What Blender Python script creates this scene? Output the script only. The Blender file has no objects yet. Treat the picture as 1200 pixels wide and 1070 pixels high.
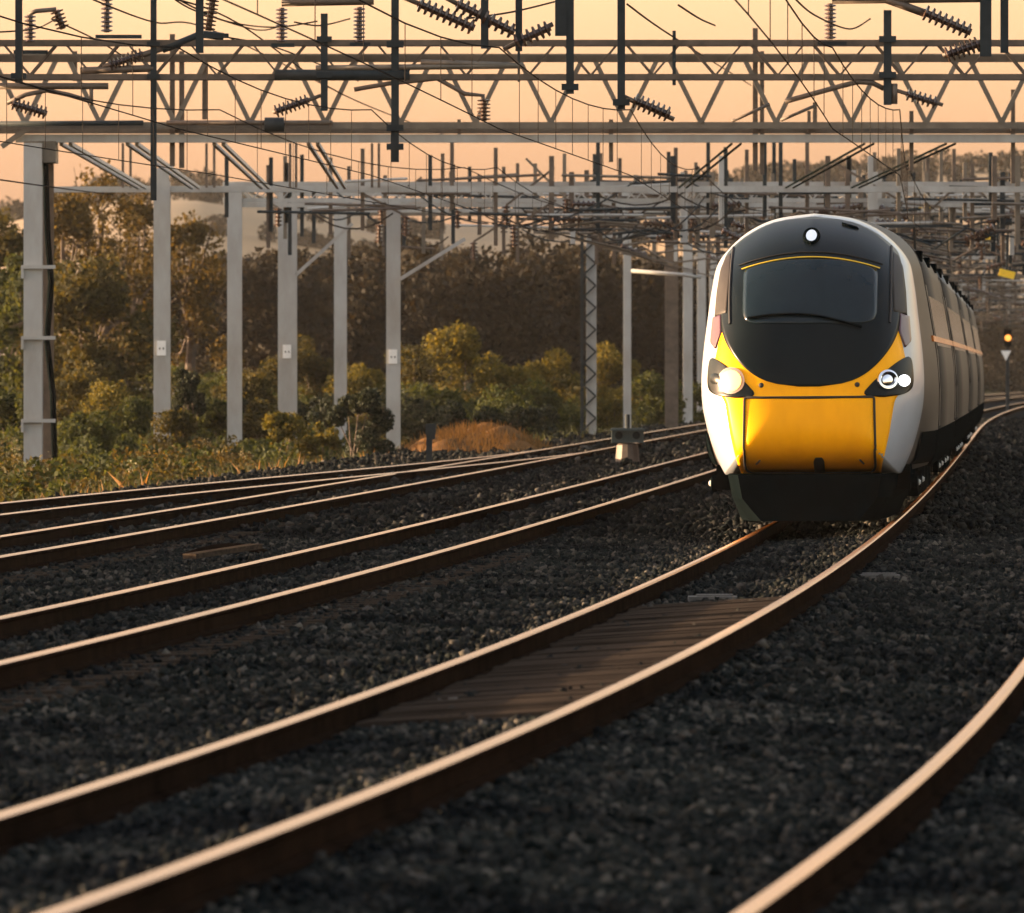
import bpy, math, random
import numpy as np
from mathutils import Vector, Matrix
R = math.radians
rnd = random.Random(7)
rng = np.random.default_rng(11)
sc = bpy.context.scene
col = sc.collection
CAM_H = 1.78
FPX, CX, HY = 10000.0, 600.0, 434.0          # photograph: focal length in pixels, centre column, horizon row

def at(px, py, Y):
    """photo pixel + distance -> world point (used to survey where the real things stand)"""
    return Vector(((px - CX) * Y / FPX, Y, CAM_H - (py - HY) * Y / FPX))

# ------------------------------------------------------------------ materials
def mat(name, base, rough=0.6, metal=0.0, var=0.25, scale=3.0, col2=None, bump=0.0, bscale=30.0, coat=0.0, spec=0.5, stretch=None):
    m = bpy.data.materials.new(name); m.use_nodes = True
    nt = m.node_tree; nd = nt.nodes; lk = nt.links
    b = nd['Principled BSDF']
    b.inputs['Roughness'].default_value = rough; b.inputs['Metallic'].default_value = metal
    b.inputs['Coat Weight'].default_value = coat; b.inputs['Specular IOR Level'].default_value = spec
    tc = nd.new('ShaderNodeTexCoord'); mp = nd.new('ShaderNodeMapping')
    lk.new(tc.outputs['Object'], mp.inputs['Vector'])
    if stretch: mp.inputs['Scale'].default_value = stretch
    n = nd.new('ShaderNodeTexNoise'); n.inputs['Scale'].default_value = scale; n.inputs['Detail'].default_value = 6; n.inputs['Roughness'].default_value = .65
    lk.new(mp.outputs['Vector'], n.inputs['Vector'])
    r = nd.new('ShaderNodeValToRGB')
    c2 = col2 if col2 else tuple(max(0, c * (1 - var)) for c in base)
    c1 = base if col2 else tuple(min(1, c * (1 + var * .6)) for c in base)
    r.color_ramp.elements[0].color = (*c2, 1); r.color_ramp.elements[1].color = (*c1, 1)
    r.color_ramp.elements[0].position = .32; r.color_ramp.elements[1].position = .68
    lk.new(n.outputs['Fac'], r.inputs['Fac']); lk.new(r.outputs['Color'], b.inputs['Base Color'])
    if bump:
        n2 = nd.new('ShaderNodeTexNoise'); n2.inputs['Scale'].default_value = bscale; n2.inputs['Detail'].default_value = 5
        lk.new(mp.outputs['Vector'], n2.inputs['Vector'])
        bp = nd.new('ShaderNodeBump'); bp.inputs['Strength'].default_value = bump; bp.inputs['Distance'].default_value = .02
        lk.new(n2.outputs['Fac'], bp.inputs['Height']); lk.new(bp.outputs['Normal'], b.inputs['Normal'])
    return m

def emit(name, color, strength):
    m = bpy.data.materials.new(name); m.use_nodes = True
    b = m.node_tree.nodes['Principled BSDF']
    b.inputs['Base Color'].default_value = (.12, .12, .12, 1)
    b.inputs['Emission Color'].default_value = (*color, 1); b.inputs['Emission Strength'].default_value = strength
    return m

def leafmat(name, dark, light, trans=.45, tcol=None):
    """leaf-to-leaf colour variety, part of the light passes through the leaf"""
    m = bpy.data.materials.new(name); m.use_nodes = True
    nt = m.node_tree; nd = nt.nodes; lk = nt.links
    for x in list(nd): nd.remove(x)
    out = nd.new('ShaderNodeOutputMaterial'); mix = nd.new('ShaderNodeMixShader'); mix.inputs[0].default_value = trans
    d = nd.new('ShaderNodeBsdfPrincipled'); d.inputs['Roughness'].default_value = .75; d.inputs['Specular IOR Level'].default_value = .2
    t = nd.new('ShaderNodeBsdfTranslucent')
    g = nd.new('ShaderNodeNewGeometry'); tc = nd.new('ShaderNodeTexCoord')
    n = nd.new('ShaderNodeTexNoise'); n.inputs['Scale'].default_value = 1.1; n.inputs['Detail'].default_value = 3
    lk.new(tc.outputs['Object'], n.inputs['Vector'])
    a = nd.new('ShaderNodeMath'); a.operation = 'MULTIPLY_ADD'; a.inputs[1].default_value = .55
    lk.new(g.outputs['Random Per Island'], a.inputs[0])
    s = nd.new('ShaderNodeMath'); s.operation = 'MULTIPLY'; s.inputs[1].default_value = .5
    lk.new(n.outputs['Fac'], s.inputs[0]); lk.new(s.outputs[0], a.inputs[2])
    r = nd.new('ShaderNodeValToRGB'); r.color_ramp.elements[0].color = (*dark, 1); r.color_ramp.elements[1].color = (*light, 1)
    r.color_ramp.elements[0].position = .2; r.color_ramp.elements[1].position = .85
    lk.new(a.outputs[0], r.inputs['Fac']); lk.new(r.outputs['Color'], d.inputs['Base Color'])
    mu = nd.new('ShaderNodeMixRGB'); mu.blend_type = 'MULTIPLY'; mu.inputs[0].default_value = 1
    mu.inputs[2].default_value = (*(tcol or (1.5, 1.25, .6)), 1)
    lk.new(r.outputs['Color'], mu.inputs[1]); lk.new(mu.outputs[0], t.inputs['Color'])
    lk.new(d.outputs[0], mix.inputs[1]); lk.new(t.outputs[0], mix.inputs[2]); lk.new(mix.outputs[0], out.inputs['Surface'])
    return m

M = {}
M['steel']   = mat('galvanised_steel', (.14, .118, .09), .55, .2, .35, 2.2, bump=.15, bscale=12)
M['pale']    = mat('pale_painted_steel', (.38, .39, .38), .6, 0, .22, 1.6, col2=(.27, .26, .235), bump=.1, bscale=9, stretch=(1, 1, .35))
M['dark']    = mat('dark_weathered_steel', (.020, .028, .032), .6, 0, .4, 3, spec=.15)
M['brown']   = mat('sooty_brown_steel', (.10, .075, .055), .6, .2, .45, 3)
M['insul']   = mat('brown_glazed_porcelain', (.06, .035, .025), .25, 0, .3, 5)
M['wire']    = mat('weathered_copper_wire', (.025, .022, .02), .9, 0, .2, 2, spec=0)
M['rust']    = mat('rail_rust', (.017, .0095, .006), .9, 0, .5, 2.5, bump=.4, bscale=22, col2=(.005, .0036, .0028), spec=.0)
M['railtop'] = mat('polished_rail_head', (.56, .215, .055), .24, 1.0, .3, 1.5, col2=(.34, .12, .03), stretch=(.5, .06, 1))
M['sleeper'] = mat('old_timber_sleeper', (.056, .042, .031), .9, 0, .5, 6, col2=(.018, .014, .011), bump=.6, bscale=25, spec=.0, stretch=(.3, 3, 3))
M['stone']   = mat('ballast_stone', (.075, .078, .082), .85, 0, .6, 1.2)
M['bedm']    = mat('ballast_bed', (.013, .015, .016), .9, bump=1.0, bscale=16, spec=.0)
M['soil']    = mat('rough_ground', (.050, .042, .022), .95, 0, .5, .6, col2=(.020, .024, .012), bump=.5, bscale=4, spec=0)
M['yellow']  = mat('yellow_paint', (.98, .41, .002), .42, 0, .10, 2.2, coat=.0, spec=.12, stretch=(1.5, 1, .5))
M['black']   = mat('gloss_black_paint', (.010, .012, .013), .22, 0, .2, 2, coat=.4)
M['mask']    = mat('black_front_mask', (.004, .007, .007), .32, 0, .2, 2, coat=0, spec=.13)
M['glass']   = mat('dark_windscreen_glass', (.007, .014, .017), .12, 0, .2, 2, spec=.27)
M['white']   = mat('silver_white_paint', (.30, .32, .35), .38, 0, .08, 2, coat=.4)
M['side']    = mat('grey_car_side_paint', (.036, .030, .025), .5, 0, .35, .8, coat=0, spec=.14, stretch=(1, .3, 1))
M['roofm']   = mat('grime_grey_roof', (.085, .09, .095), .5, 0, .35, 3)
M['maroon']  = mat('maroon_paint', (.06, .010, .012), .4, 0, .1, 2, coat=.3)
M['under']   = mat('black_underframe', (.003, .005, .0055), .9, 0, .4, 4, spec=0)
M['seam']    = mat('rubber_seam', (.012, .009, .006), .7, 0, .1, 4)
M['chrome']  = mat('lamp_reflector', (.75, .75, .75), .12, 1.0, .05, 3)
M['lampwarm'] = emit('headlamp_lit_warm', (1.0, .45, .07), .45)
M['halo'] = emit('headlamp_halo_glow', (1.0, .30, .03), .03)  # warm glow spilling around the lit lamp, put into an emissive colour
M['lampcool'] = emit('headlamp_lit_white', (.9, .95, 1.0), .8)
M['lampmark'] = emit('marker_lamp_lit', (.85, .9, 1.0), .075)
M['signal']  = emit('signal_aspect_lit', (1.0, .30, .03), .22)
M['plate']   = mat('white_enamel_plate', (.75, .75, .72), .5, 0, .08, 6)
M['yplate']  = mat('yellow_enamel_plate', (.85, .55, .03), .4, 0, .1, 6)
M['bark']    = mat('bark', (.06, .042, .03), .9, 0, .5, 4, bump=.5, bscale=14)
M['bark2']   = M['bark']
M['earth']   = mat('dry_earth', (.15, .075, .03), .95, 0, .5, 2.2, col2=(.06, .038, .018), bump=.7, bscale=9, spec=0)
M['hill']    = mat('hill_fields', (.30, .19, .085), .95, 0, .4, .0035, col2=(.085, .065, .03), bump=.0)
M['teal']    = mat('teal_signal_case', (.03, .05, .05), .5, 0, .3, 5)
M['concrete'] = mat('pale_concrete', (.07, .066, .06), .9, 0, .25, 4, bump=.3, bscale=20)
M['path']    = mat('grey_gravel_path', (.22, .19, .18), .95, 0, .3, 3, bump=.4, bscale=12)

# ------------------------------------------------------------------ mesh helpers
def link(name, me, parent=None):
    o = bpy.data.objects.new(name, me); col.objects.link(o)
    if parent is not None: o.parent = parent
    return o
ROOT = {}
def tag(o, label=None, cat=None, group=None, kind=None):
    if label: o['label'] = label
    if cat: o['category'] = cat
    if group: o['group'] = group
    if kind: o['kind'] = kind
    return o
def empty(name, loc, label, cat, group=None):
    o = bpy.data.objects.new(name, None); col.objects.link(o); o.location = loc
    o.empty_display_size = .2
    ROOT[o.name] = Vector(loc)
    return tag(o, label, cat, group)

class MB:
    def __init__(s): s.v = []; s.f = []; s.mi = []
    def add(s, vs, fs, mi=0):
        n = len(s.v); s.v.extend([tuple(p) for p in vs]); s.f.extend([tuple(i + n for i in f) for f in fs]); s.mi.extend([mi] * len(fs))
    def box(s, c, size, rz=0, mi=0):
        c = Vector(c); hx, hy, hz = size[0] / 2, size[1] / 2, size[2] / 2
        ca, sa = math.cos(rz), math.sin(rz)
        vs = [(c.x + x * ca - y * sa, c.y + x * sa + y * ca, c.z + z) for x in (-hx, hx) for y in (-hy, hy) for z in (-hz, hz)]
        s.add(vs, [(0, 1, 3, 2), (4, 6, 7, 5), (0, 4, 5, 1), (2, 3, 7, 6), (0, 2, 6, 4), (1, 5, 7, 3)], mi); return s
    def bar(s, p, q, w, h=None, mi=0):
        """rectangular bar p->q; w across in the horizontal sense, h the other way"""
        p, q = Vector(p), Vector(q); h = h or w; d = (q - p).normalized()
        up = Vector((0, 0, 1)) if abs(d.z) < .9 else Vector((0, 1, 0))
        a = d.cross(up).normalized(); b = a.cross(d).normalized()
        vs = [e + a * (w / 2 * i) + b * (h / 2 * j) for e in (p, q) for i, j in ((-1, -1), (1, -1), (1, 1), (-1, 1))]
        s.add(vs, [(0, 3, 2, 1), (4, 5, 6, 7), (0, 1, 5, 4), (1, 2, 6, 5), (2, 3, 7, 6), (3, 0, 4, 7)], mi); return s
    def tube(s, pts, r, n=8, mi=0, cap=True):
        pts = [Vector(p) for p in pts]; rings = []
        rs = r if isinstance(r, (list, tuple)) else [r] * len(pts)
        pa = None
        for i, p in enumerate(pts):
            d = (pts[min(i + 1, len(pts) - 1)] - pts[max(i - 1, 0)]).normalized()
            if pa is None:
                up = Vector((0, 0, 1)) if abs(d.z) < .9 else Vector((0, 1, 0))
                a = d.cross(up).normalized()
            else:
                a = (pa - d * pa.dot(d)).normalized()
            pa = a; b = a.cross(d)
            rings.append([p + (a * math.cos(t) + b * math.sin(t)) * rs[i] for t in [2 * math.pi * k / n for k in range(n)]])
        vs = [x for rg in rings for x in rg]
        fs = [(i * n + k, i * n + (k + 1) % n, (i + 1) * n + (k + 1) % n, (i + 1) * n + k) for i in range(len(pts) - 1) for k in range(n)]
        if cap: fs += [tuple(range(n))[::-1], tuple((len(pts) - 1) * n + k for k in range(n))]
        s.add(vs, fs, mi); return s
    def shed(s, p, q, r0, r1, k, n=10, mi=0):
        """ribbed insulator between p and q: k discs on a rod, one connected lathe"""
        p, q = Vector(p), Vector(q); pts = [p]; rs = [r0]
        for i in range(k):
            for t, rr in ((.12, r0), (.3, r1), (.62, r1 * .92), (.75, r0)):
                pts.append(p.lerp(q, (i + t) / k)); rs.append(rr)
        pts.append(q); rs.append(r0)
        d = (q - p).normalized(); up = Vector((0, 0, 1)) if abs(d.z) < .9 else Vector((0, 1, 0))
        a = d.cross(up).normalized(); b = a.cross(d)
        vs = [c + (a * math.cos(t) + b * math.sin(t)) * rr for c, rr in zip(pts, rs) for t in [2 * math.pi * j / n for j in range(n)]]
        m = len(pts)
        fs = [(i * n + j, i * n + (j + 1) % n, (i + 1) * n + (j + 1) % n, (i + 1) * n + j) for i in range(m - 1) for j in range(n)]
        fs += [tuple(range(n))[::-1], tuple((m - 1) * n + j for j in range(n))]
        s.add(vs, fs, mi); return s
    def build(s, name, mats, parent=None, smooth=False):
        off = Vector((0, 0, 0))
        q = parent
        while q is not None and q.parent is not None: q = q.parent
        if q is not None: off = ROOT.get(q.name, Vector(q.location))
        me = bpy.data.meshes.new(name)
        me.from_pydata([(x - off.x, y - off.y, z - off.z) for x, y, z in s.v], [], s.f)
        for m in (mats if isinstance(mats, (list, tuple)) else [mats]): me.materials.append(m)
        me.polygons.foreach_set('material_index', s.mi)
        if smooth: me.polygons.foreach_set('use_smooth', [True] * len(s.f))
        me.update()
        return link(name, me, parent)

def np_mesh(name, verts, faces, material, parent=None, smooth=False, off=None):
    """fast mesh from numpy arrays, faces (n,k) all of one size"""
    verts = np.asarray(verts, dtype=np.float32); faces = np.asarray(faces, dtype=np.int32)
    if off is not None: verts = verts - np.asarray(off, dtype=np.float32)
    me = bpy.data.meshes.new(name)
    n, k = faces.shape
    me.vertices.add(len(verts)); me.vertices.foreach_set('co', verts.ravel())
    me.loops.add(n * k); me.loops.foreach_set('vertex_index', faces.ravel())
    me.polygons.add(n); me.polygons.foreach_set('loop_start', np.arange(0, n * k, k, dtype=np.int32))
    me.polygons.foreach_set('loop_total', np.full(n, k, dtype=np.int32))
    if smooth: me.polygons.foreach_set('use_smooth', np.ones(n, dtype=bool))
    me.materials.append(material); me.update(calc_edges=True); me.validate()
    return link(name, me, parent)

# ------------------------------------------------------------------ alignment of the railway
def t2r(Y):      # running line of the train's outer rail, X as a function of distance
    return -1.45 + .060 * (Y - 26.4) + .062 * 28 * (1 - np.exp(-(np.asarray(Y, dtype=float) - 26.4) / 28)) + .00005 * np.maximum(np.asarray(Y, dtype=float) - 240, 0) ** 2
def t2c(Y): return t2r(Y) - .7525
def slope(Y): return .060 + .062 * math.exp(-(Y - 26.4) / 28) + .0001 * max(Y - 240, 0)
def sstep(a, b, x):
    t = np.clip((np.asarray(x, dtype=float) - a) / (b - a), 0, 1); return t * t * (3 - 2 * t)
G = 1.435
def o5(Y): return -11.25 + 3.2 * sstep(95, 196, Y)       # turnout road that swings into the fourth road
TRACKS = [  # name offset of the centre from the train's track, cant (rise of the outer rail), range of Y
    (lambda Y: 3.51 + 0 * Y, .08, 15, 700), (lambda Y: 0 * Y, .10, 15, 700), (lambda Y: -4.1 + 0 * Y, .04, 20, 700),
    (lambda Y: -8.05 + 0 * Y, .04, 30, 700), (o5, .02, 40, 196)]
def bed_z(u, Y):
    """ballast surface as function of the offset from the train's track"""
    xs = [-60, -13.6, -12.4, -10, -9.0, -7.2, -5.0, -3.4, -.75, .75, 2.7, 4.2, 6.0, 8.0, 60]
    zs = [-.75, -.62, -.19, -.19, -.19, -.16, -.19, -.16, -.185, -.085, -.185, -.105, -.15, -.6, -.7]
    return np.interp(u, xs, zs)
def ground_z(X, Y):
    u = X - t2c(Y)
    left = sstep(13.5, 26, -u)
    far = sstep(190, 330, Y)
    z = -.72 + left * (.42 + 1.55 * far) + .35 * sstep(400, 900, Y)
    z = z + .12 * left * np.sin(X * .9 + Y * .13) * np.sin(Y * .21)
    return z

# ------------------------------------------------------------------ ground, hills, ballast bed
def sheet(name, xs_of_row, ys, zf, material, smooth=True):
    nx = xs_of_row(ys[0]).shape[0]
    P = []
    for y in ys:
        xs = xs_of_row(y); P.append(np.stack([xs, np.full(nx, y), zf(xs, np.full(nx, y))], 1))
    P = np.concatenate(P)
    ny = len(ys); i = np.arange(ny - 1)[:, None] * nx + np.arange(nx - 1)[None]
    F = np.stack([i, i + 1, i + nx + 1, i + nx], -1).reshape(-1, 4)
    return np_mesh(name, P, F, material, smooth=smooth)

gx = np.concatenate([-np.geomspace(3000, 60, 40), np.arange(-58, 60, 1.0), np.geomspace(60, 3000, 30)])
gy = np.concatenate([np.linspace(-300, 0, 8), np.arange(5, 420, 2.5), np.geomspace(425, 6500, 40)])
tag(sheet('ground', lambda y: gx, gy, ground_z, M['soil']), kind='structure')
bu = np.concatenate([np.linspace(-13.6, 7.6, 70)])
tag(sheet('ballast_bed', lambda y: bu + t2c(y), np.concatenate([np.arange(10, 120, .5), np.arange(120, 720, 3)]),
          lambda x, y: bed_z(x - t2c(y), y) + .012 * np.sin(x * 5.1 + y * 3.3) * np.sin(y * 4.7 - x * 2.1), M['bedm']), kind='structure')

def hill(name, x0, x1, y0, prof, depth, material, n=90):
    xs = np.linspace(x0, x1, n); rows = []
    px = np.array([p[0] for p in prof]); pz = np.array([p[1] for p in prof])
    for k, t in enumerate(np.linspace(0, 1, 16)):
        h = np.interp(xs, px, pz); shape = math.sin(t * math.pi / 2) if t < 1 else 1
        z = h * shape + np.sin(xs * .021 + k) * 1.0 * shape - 1 * (1 - shape)
        rows.append(np.stack([xs, np.full(n, y0 + depth * t), z], 1))
    for k, t in enumerate(np.linspace(.1, 1, 6)):
        h = np.interp(xs, px, pz) * (1 - t * 1.02)
        rows.append(np.stack([xs, np.full(n, y0 + depth * (1 + t)), h - .5], 1))
    P = np.concatenate(rows); ny = len(rows); i = np.arange(ny - 1)[:, None] * n + np.arange(n - 1)[None]
    return tag(np_mesh(name, P, np.stack([i, i + 1, i + n + 1, i + n], -1).reshape(-1, 4), material, smooth=True), kind='structure')
hill('hill', -420, 460, 1150, [(-420, 20), (-100, 27), (-70, 34), (-52, 35), (-25, 29), (0, 27), (12, 27.5), (25, 33), (50, 37), (90, 39), (460, 30)], 450, M['hill'])

# ------------------------------------------------------------------ loose ballast stones (nobody could count them)
def stones(name, y0, y1, dens, smin, smax, quad, margin):
    ys = []; n = 0
    w = lambda y: .062 * y + margin
    area = (y1 - y0) * (w(y0) + w(y1))
    n = int(area * dens)
    Y = rng.uniform(y0, y1, n * 2); keep = rng.uniform(0, 1, n * 2) < w(Y) / w(y1); Y = Y[keep][:n]
    X = rng.uniform(-1, 1, len(Y)) * w(Y)
    u = X - t2c(Y)
    ok = (u > -13.0) & (u < 7.4)
    # keep the rails and the timbered stretch between the train's rails clear
    for off, cant, a, b in TRACKS:
        for sg in (-1, 1):
            ok &= np.abs(u - off(Y) - sg * .7525) > .085
    timber = (np.abs(u) < .70) & (Y > 45.6) & (Y < 69.3)
    ok &= ~(timber & (rng.uniform(0, 1, len(Y)) < np.interp(Y, [46, 53, 66, 69], [.0, .62, .8, .35])))
    X, Y, u = X[ok], Y[ok], u[ok]; n = len(X)
    S = rng.uniform(smin, smax, n) * rng.uniform(.7, 1.25, n)
    Z = bed_z(u, Y) + rng.uniform(-.15, .6, n) * S
    if quad:
        base = np.array([(x, y, z) for x in (-1, 1) for y in (-1, 1) for z in (-1, 1)], float) * .62
        fc = np.array([(0, 1, 3, 2), (4, 6, 7, 5), (0, 4, 5, 1), (2, 3, 7, 6), (0, 2, 6, 4), (1, 5, 7, 3)])
    else:
        t = (1 + 5 ** .5) / 2
        base = np.array([(-1, t, 0), (1, t, 0), (-1, -t, 0), (1, -t, 0), (0, -1, t), (0, 1, t), (0, -1, -t), (0, 1, -t), (t, 0, -1), (t, 0, 1), (-t, 0, -1), (-t, 0, 1)]) / 1.9
        fc = np.array([(0, 11, 5), (0, 5, 1), (0, 1, 7), (0, 7, 10), (0, 10, 11), (1, 5, 9), (5, 11, 4), (11, 10, 2), (10, 7, 6), (7, 1, 8), (3, 9, 4), (3, 4, 2), (3, 2, 6), (3, 6, 8), (3, 8, 9), (4, 9, 5), (2, 4, 11), (6, 2, 10), (8, 6, 7), (9, 8, 1)])
    nb = len(base)
    V = base[None] * (1 + rng.uniform(-.38, .38, (n, nb, 1))) + rng.uniform(-.12, .12, (n, nb, 3))
    V = V * (S[:, None, None] * np.stack([np.ones(n), rng.uniform(.65, 1.2, n), rng.uniform(.5, .95, n)], 1)[:, None, :]) * .5
    q = rng.normal(size=(n, 4)); q /= np.linalg.norm(q, axis=1, keepdims=True)
    w_, x_, y_, z_ = q.T
    Rm = np.stack([1 - 2 * (y_ * y_ + z_ * z_), 2 * (x_ * y_ - z_ * w_), 2 * (x_ * z_ + y_ * w_), 2 * (x_ * y_ + z_ * w_), 1 - 2 * (x_ * x_ + z_ * z_), 2 * (y_ * z_ - x_ * w_),
                   2 * (x_ * z_ - y_ * w_), 2 * (y_ * z_ + x_ * w_), 1 - 2 * (x_ * x_ + y_ * y_)], 1).reshape(n, 3, 3)
    V = np.einsum('nij,nbj->nbi', Rm, V) + np.stack([X, Y, Z], 1)[:, None, :]
    F = fc[None] + (np.arange(n) * nb)[:, None, None]
    return tag(np_mesh(name, V.reshape(-1, 3), F.reshape(-1, fc.shape[1]), M['stonev']), kind='stuff')
def stonemat():
    m = bpy.data.materials.new('ballast_stone_varied'); m.use_nodes = True
    nt = m.node_tree; nd = nt.nodes; lk = nt.links; b = nd['Principled BSDF']; b.inputs['Roughness'].default_value = .9; b.inputs['Specular IOR Level'].default_value = .03
    g = nd.new('ShaderNodeNewGeometry'); r = nd.new('ShaderNodeValToRGB')
    e = r.color_ramp.elements; e[0].color = (.0028, .0048, .0056, 1); e[1].color = (.052, .055, .053, 1)
    x = e.new(.55); x.color = (.0084, .0115, .0122, 1); x = e.new(.86); x.color = (.022, .0242, .0236, 1)
    lk.new(g.outputs['Random Per Island'], r.inputs['Fac'])
    tc = nd.new('ShaderNodeTexCoord'); n = nd.new('ShaderNodeTexNoise'); n.inputs['Scale'].default_value = .55; n.inputs['Detail'].default_value = 4
    mu = nd.new('ShaderNodeMixRGB'); mu.blend_type = 'MULTIPLY'; mu.inputs[0].default_value = 1
    r2 = nd.new('ShaderNodeValToRGB'); r2.color_ramp.elements[0].color = (.38, .38, .40, 1); r2.color_ramp.elements[1].color = (1.75, 1.48, 1.25, 1)
    r2.color_ramp.elements[0].position = .36; r2.color_ramp.elements[1].position = .64
    lk.new(tc.outputs['Object'], n.inputs['Vector']); lk.new(n.outputs['Fac'], r2.inputs['Fac'])
    lk.new(r.outputs['Color'], mu.inputs[1]); lk.new(r2.outputs['Color'], mu.inputs[2]); lk.new(mu.outputs[0], b.inputs['Base Color'])
    return m
M['stonev'] = stonemat()
stones('ballast', 22, 48, 620, .036, .060, False, .8)
stones('ballast', 48, 100, 230, .042, .070, True, 1.0)
stones('ballast', 100, 170, 45, .07, .12, True, 1.0)
stones('ballast', 170, 320, 11, .10, .17, True, 1.5)

# ------------------------------------------------------------------ tracks: two rails and the sleepers one can see
RAILP = [(-.07, -.159), (.07, -.159), (.07, -.148), (.012, -.13), (.010, -.05), (.035, -.036), (.037, -.012), (.023, -.0), (-.023, -.0), (-.037, -.012), (-.035, -.036), (-.010, -.05), (-.012, -.13), (-.07, -.148)]
def rail(off, sg, cant, y0, y1, parent, dz=0.0):
    ys = np.concatenate([np.arange(y0, min(y1, 130), .75), np.arange(130, y1, 3.0), [y1]]) if y1 > 130 else np.arange(y0, y1, .75)
    mb = MB(); n = len(RAILP); vs = []; fs = []; mi = []
    for y in ys:
        x = float(t2c(y) + off(y)) + sg * (G / 2 + .036); z = (cant if sg > 0 else 0) + dz
        s = slope(y); nx, ny = 1 / math.hypot(1, s), -s / math.hypot(1, s)
        for a, b in RAILP: vs.append((x + a * nx, y + a * ny, z + b))
    for i in range(len(ys) - 1):
        for k in range(n):
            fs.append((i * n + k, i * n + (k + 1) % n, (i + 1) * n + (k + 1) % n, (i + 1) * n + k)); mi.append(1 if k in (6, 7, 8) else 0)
    fs.append(tuple(range(n))); mi.append(0); fs.append(tuple((len(ys) - 1) * n + k for k in range(n))[::-1]); mi.append(0)
    mb.v = vs; mb.f = fs; mb.mi = mi
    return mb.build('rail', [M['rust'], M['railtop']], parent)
TL = ['railway track with gleaming rails curving past empty ballast beside the train', 'railway track the yellow fronted train runs on, timber boards between its rails',
      'railway track next to the train with brown sleepers and straight rails', 'railway track whose rails are joined by the turnout near the small signal', 'outermost railway track along the grass verge swinging into its neighbour']
SLP = [(24, 60, .65, .0), (24, 92, .65, .0), (24, 90, .65, -.002), (60, 120, .65, -.004), (85, 140, .65, -.006)]
sl_mesh = None
for i, (off, cant, y0, y1) in enumerate(TRACKS):
    yb = 60.0
    root = empty('railway_track', (float(t2c(yb) + off(yb)), yb, -.2), TL[i], 'railway track', 'railway tracks')
    rail(off, -1, cant, y0, y1, root, -.004 if i == 4 else 0); rail(off, 1, cant, y0, y1, root, -.004 if i == 4 else 0)
    a, b, st, dz = SLP[i]
    for k, y in enumerate(np.arange(a, b, st)[:100]):
        y = float(y); exposed = (i == 1 and 46 < y < 69)
        if sl_mesh is None:
            mb = MB(); mb.box((0, 0, 0), (2.55, .26, .14)); o = mb.build('sleeper', M['sleeper'], None); sl_mesh = o.data; bpy.data.objects.remove(o)
        o = link('sleeper', sl_mesh, root)
        zc = cant / 2 - .163 - .07 - (.05 if i == 1 else .004) + rnd.uniform(-.004, .004)
        o.location = Vector((float(t2c(y) + off(y)) + rnd.uniform(-.02, .02), y, zc)) - Vector(root.location)
        o.rotation_euler = (0, -math.atan2(cant, 1.5), -math.atan(slope(y)))
    if i == 1:   # timber walking boards laid along the four foot
        bm = None
        for k, y in enumerate(np.arange(46.0, 69.0, .245)):
            y = float(y)
            if bm is None:
                mb = MB(); mb.box((0, 0, 0), (1.32, .215, .06)); bm = mb.build('timber_board', M['sleeper']); bm.parent = root; o = bm
            else:
                o = bm.copy(); col.objects.link(o)
            o.location = Vector((float(t2c(y)) + rnd.uniform(-.03, .03), y, cant / 2 - .150 + rnd.uniform(-.014, .008))) - Vector(root.location)
            o.rotation_euler = (rnd.uniform(-.02, .02), -math.atan2(cant, 1.5), -math.atan(slope(y)) + rnd.uniform(-.02, .02))

# ------------------------------------------------------------------ the train
TR_Y = 95.0
tx = float(t2c(TR_Y)) - .10
train = empty('passenger_train', (tx, TR_Y, 0), 'yellow nosed passenger train with black windscreen mask and lit headlights', 'train')
ROLL = R(-.4)
class Frame:
    def __init__(s, ya, yb):
        xa, xb = float(t2c(ya)) - .19, float(t2c(yb)) - .19
        d = Vector((xb - xa, yb - ya, 0)).normalized()
        s.o = Vector((xa, ya, .05)); s.d = d; s.p = Vector((d.y, -d.x, 0)); s.len = math.hypot(xb - xa, yb - ya)
    def __call__(s, x, y, z):
        x2 = x * math.cos(ROLL) + (z - .1) * math.sin(ROLL); z2 = z * math.cos(ROLL) - x * math.sin(ROLL)
        return s.o + s.p * x2 + s.d * y + Vector((0, 0, z2))
CARL = 23.9
fr = Frame(TR_Y, TR_Y + CARL)
def spline(pts, n=8, closed=True):
    out = []; m = len(pts)
    for i in range(m if closed else m - 1):
        p0, p1, p2, p3 = [np.array(pts[(i + k) % m] if closed else pts[min(max(i + k, 0), m - 1)], float) for k in (-1, 0, 1, 2)]
        for t in np.linspace(0, 1, n, endpoint=False):
            out.append(.5 * ((2 * p1) + (-p0 + p2) * t + (2 * p0 - 5 * p1 + 4 * p2 - p3) * t ** 2 + (-p0 + 3 * p1 - 3 * p2 + p3) * t ** 3))
    if not closed: out.append(np.array(pts[-1], float))
    return np.array(out)
noseR = [(0, 3.53), (.42, 3.47), (.72, 3.33), (.94, 3.13), (1.07, 2.93), (1.125, 2.65), (1.16, 2.35), (1.205, 1.95), (1.225, 1.6), (1.205, 1.3), (1.13, .98), (1.045, .74), (.955, .56)]
bodyR = [(0, 3.56), (.45, 3.51), (.80, 3.38), (1.03, 3.20), (1.15, 2.98), (1.21, 2.7), (1.27, 2.35), (1.335, 1.95), (1.365, 1.6), (1.365, 1.3), (1.35, .98), (1.33, .74), (1.26, .62)]
def ring(half):
    h = spline(half, 6, False); left = [(-x, z) for x, z in h[::-1][:-1]]
    return np.array([tuple(p) for p in h] + [tuple(p) for p in left])      # clockwise from top: right side, bottom gap, left side
noseR = [(x * 1.025, z) for x, z in noseR]
nring, bring = ring(noseR), ring(bodyR)
CZ = 1.75
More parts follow.
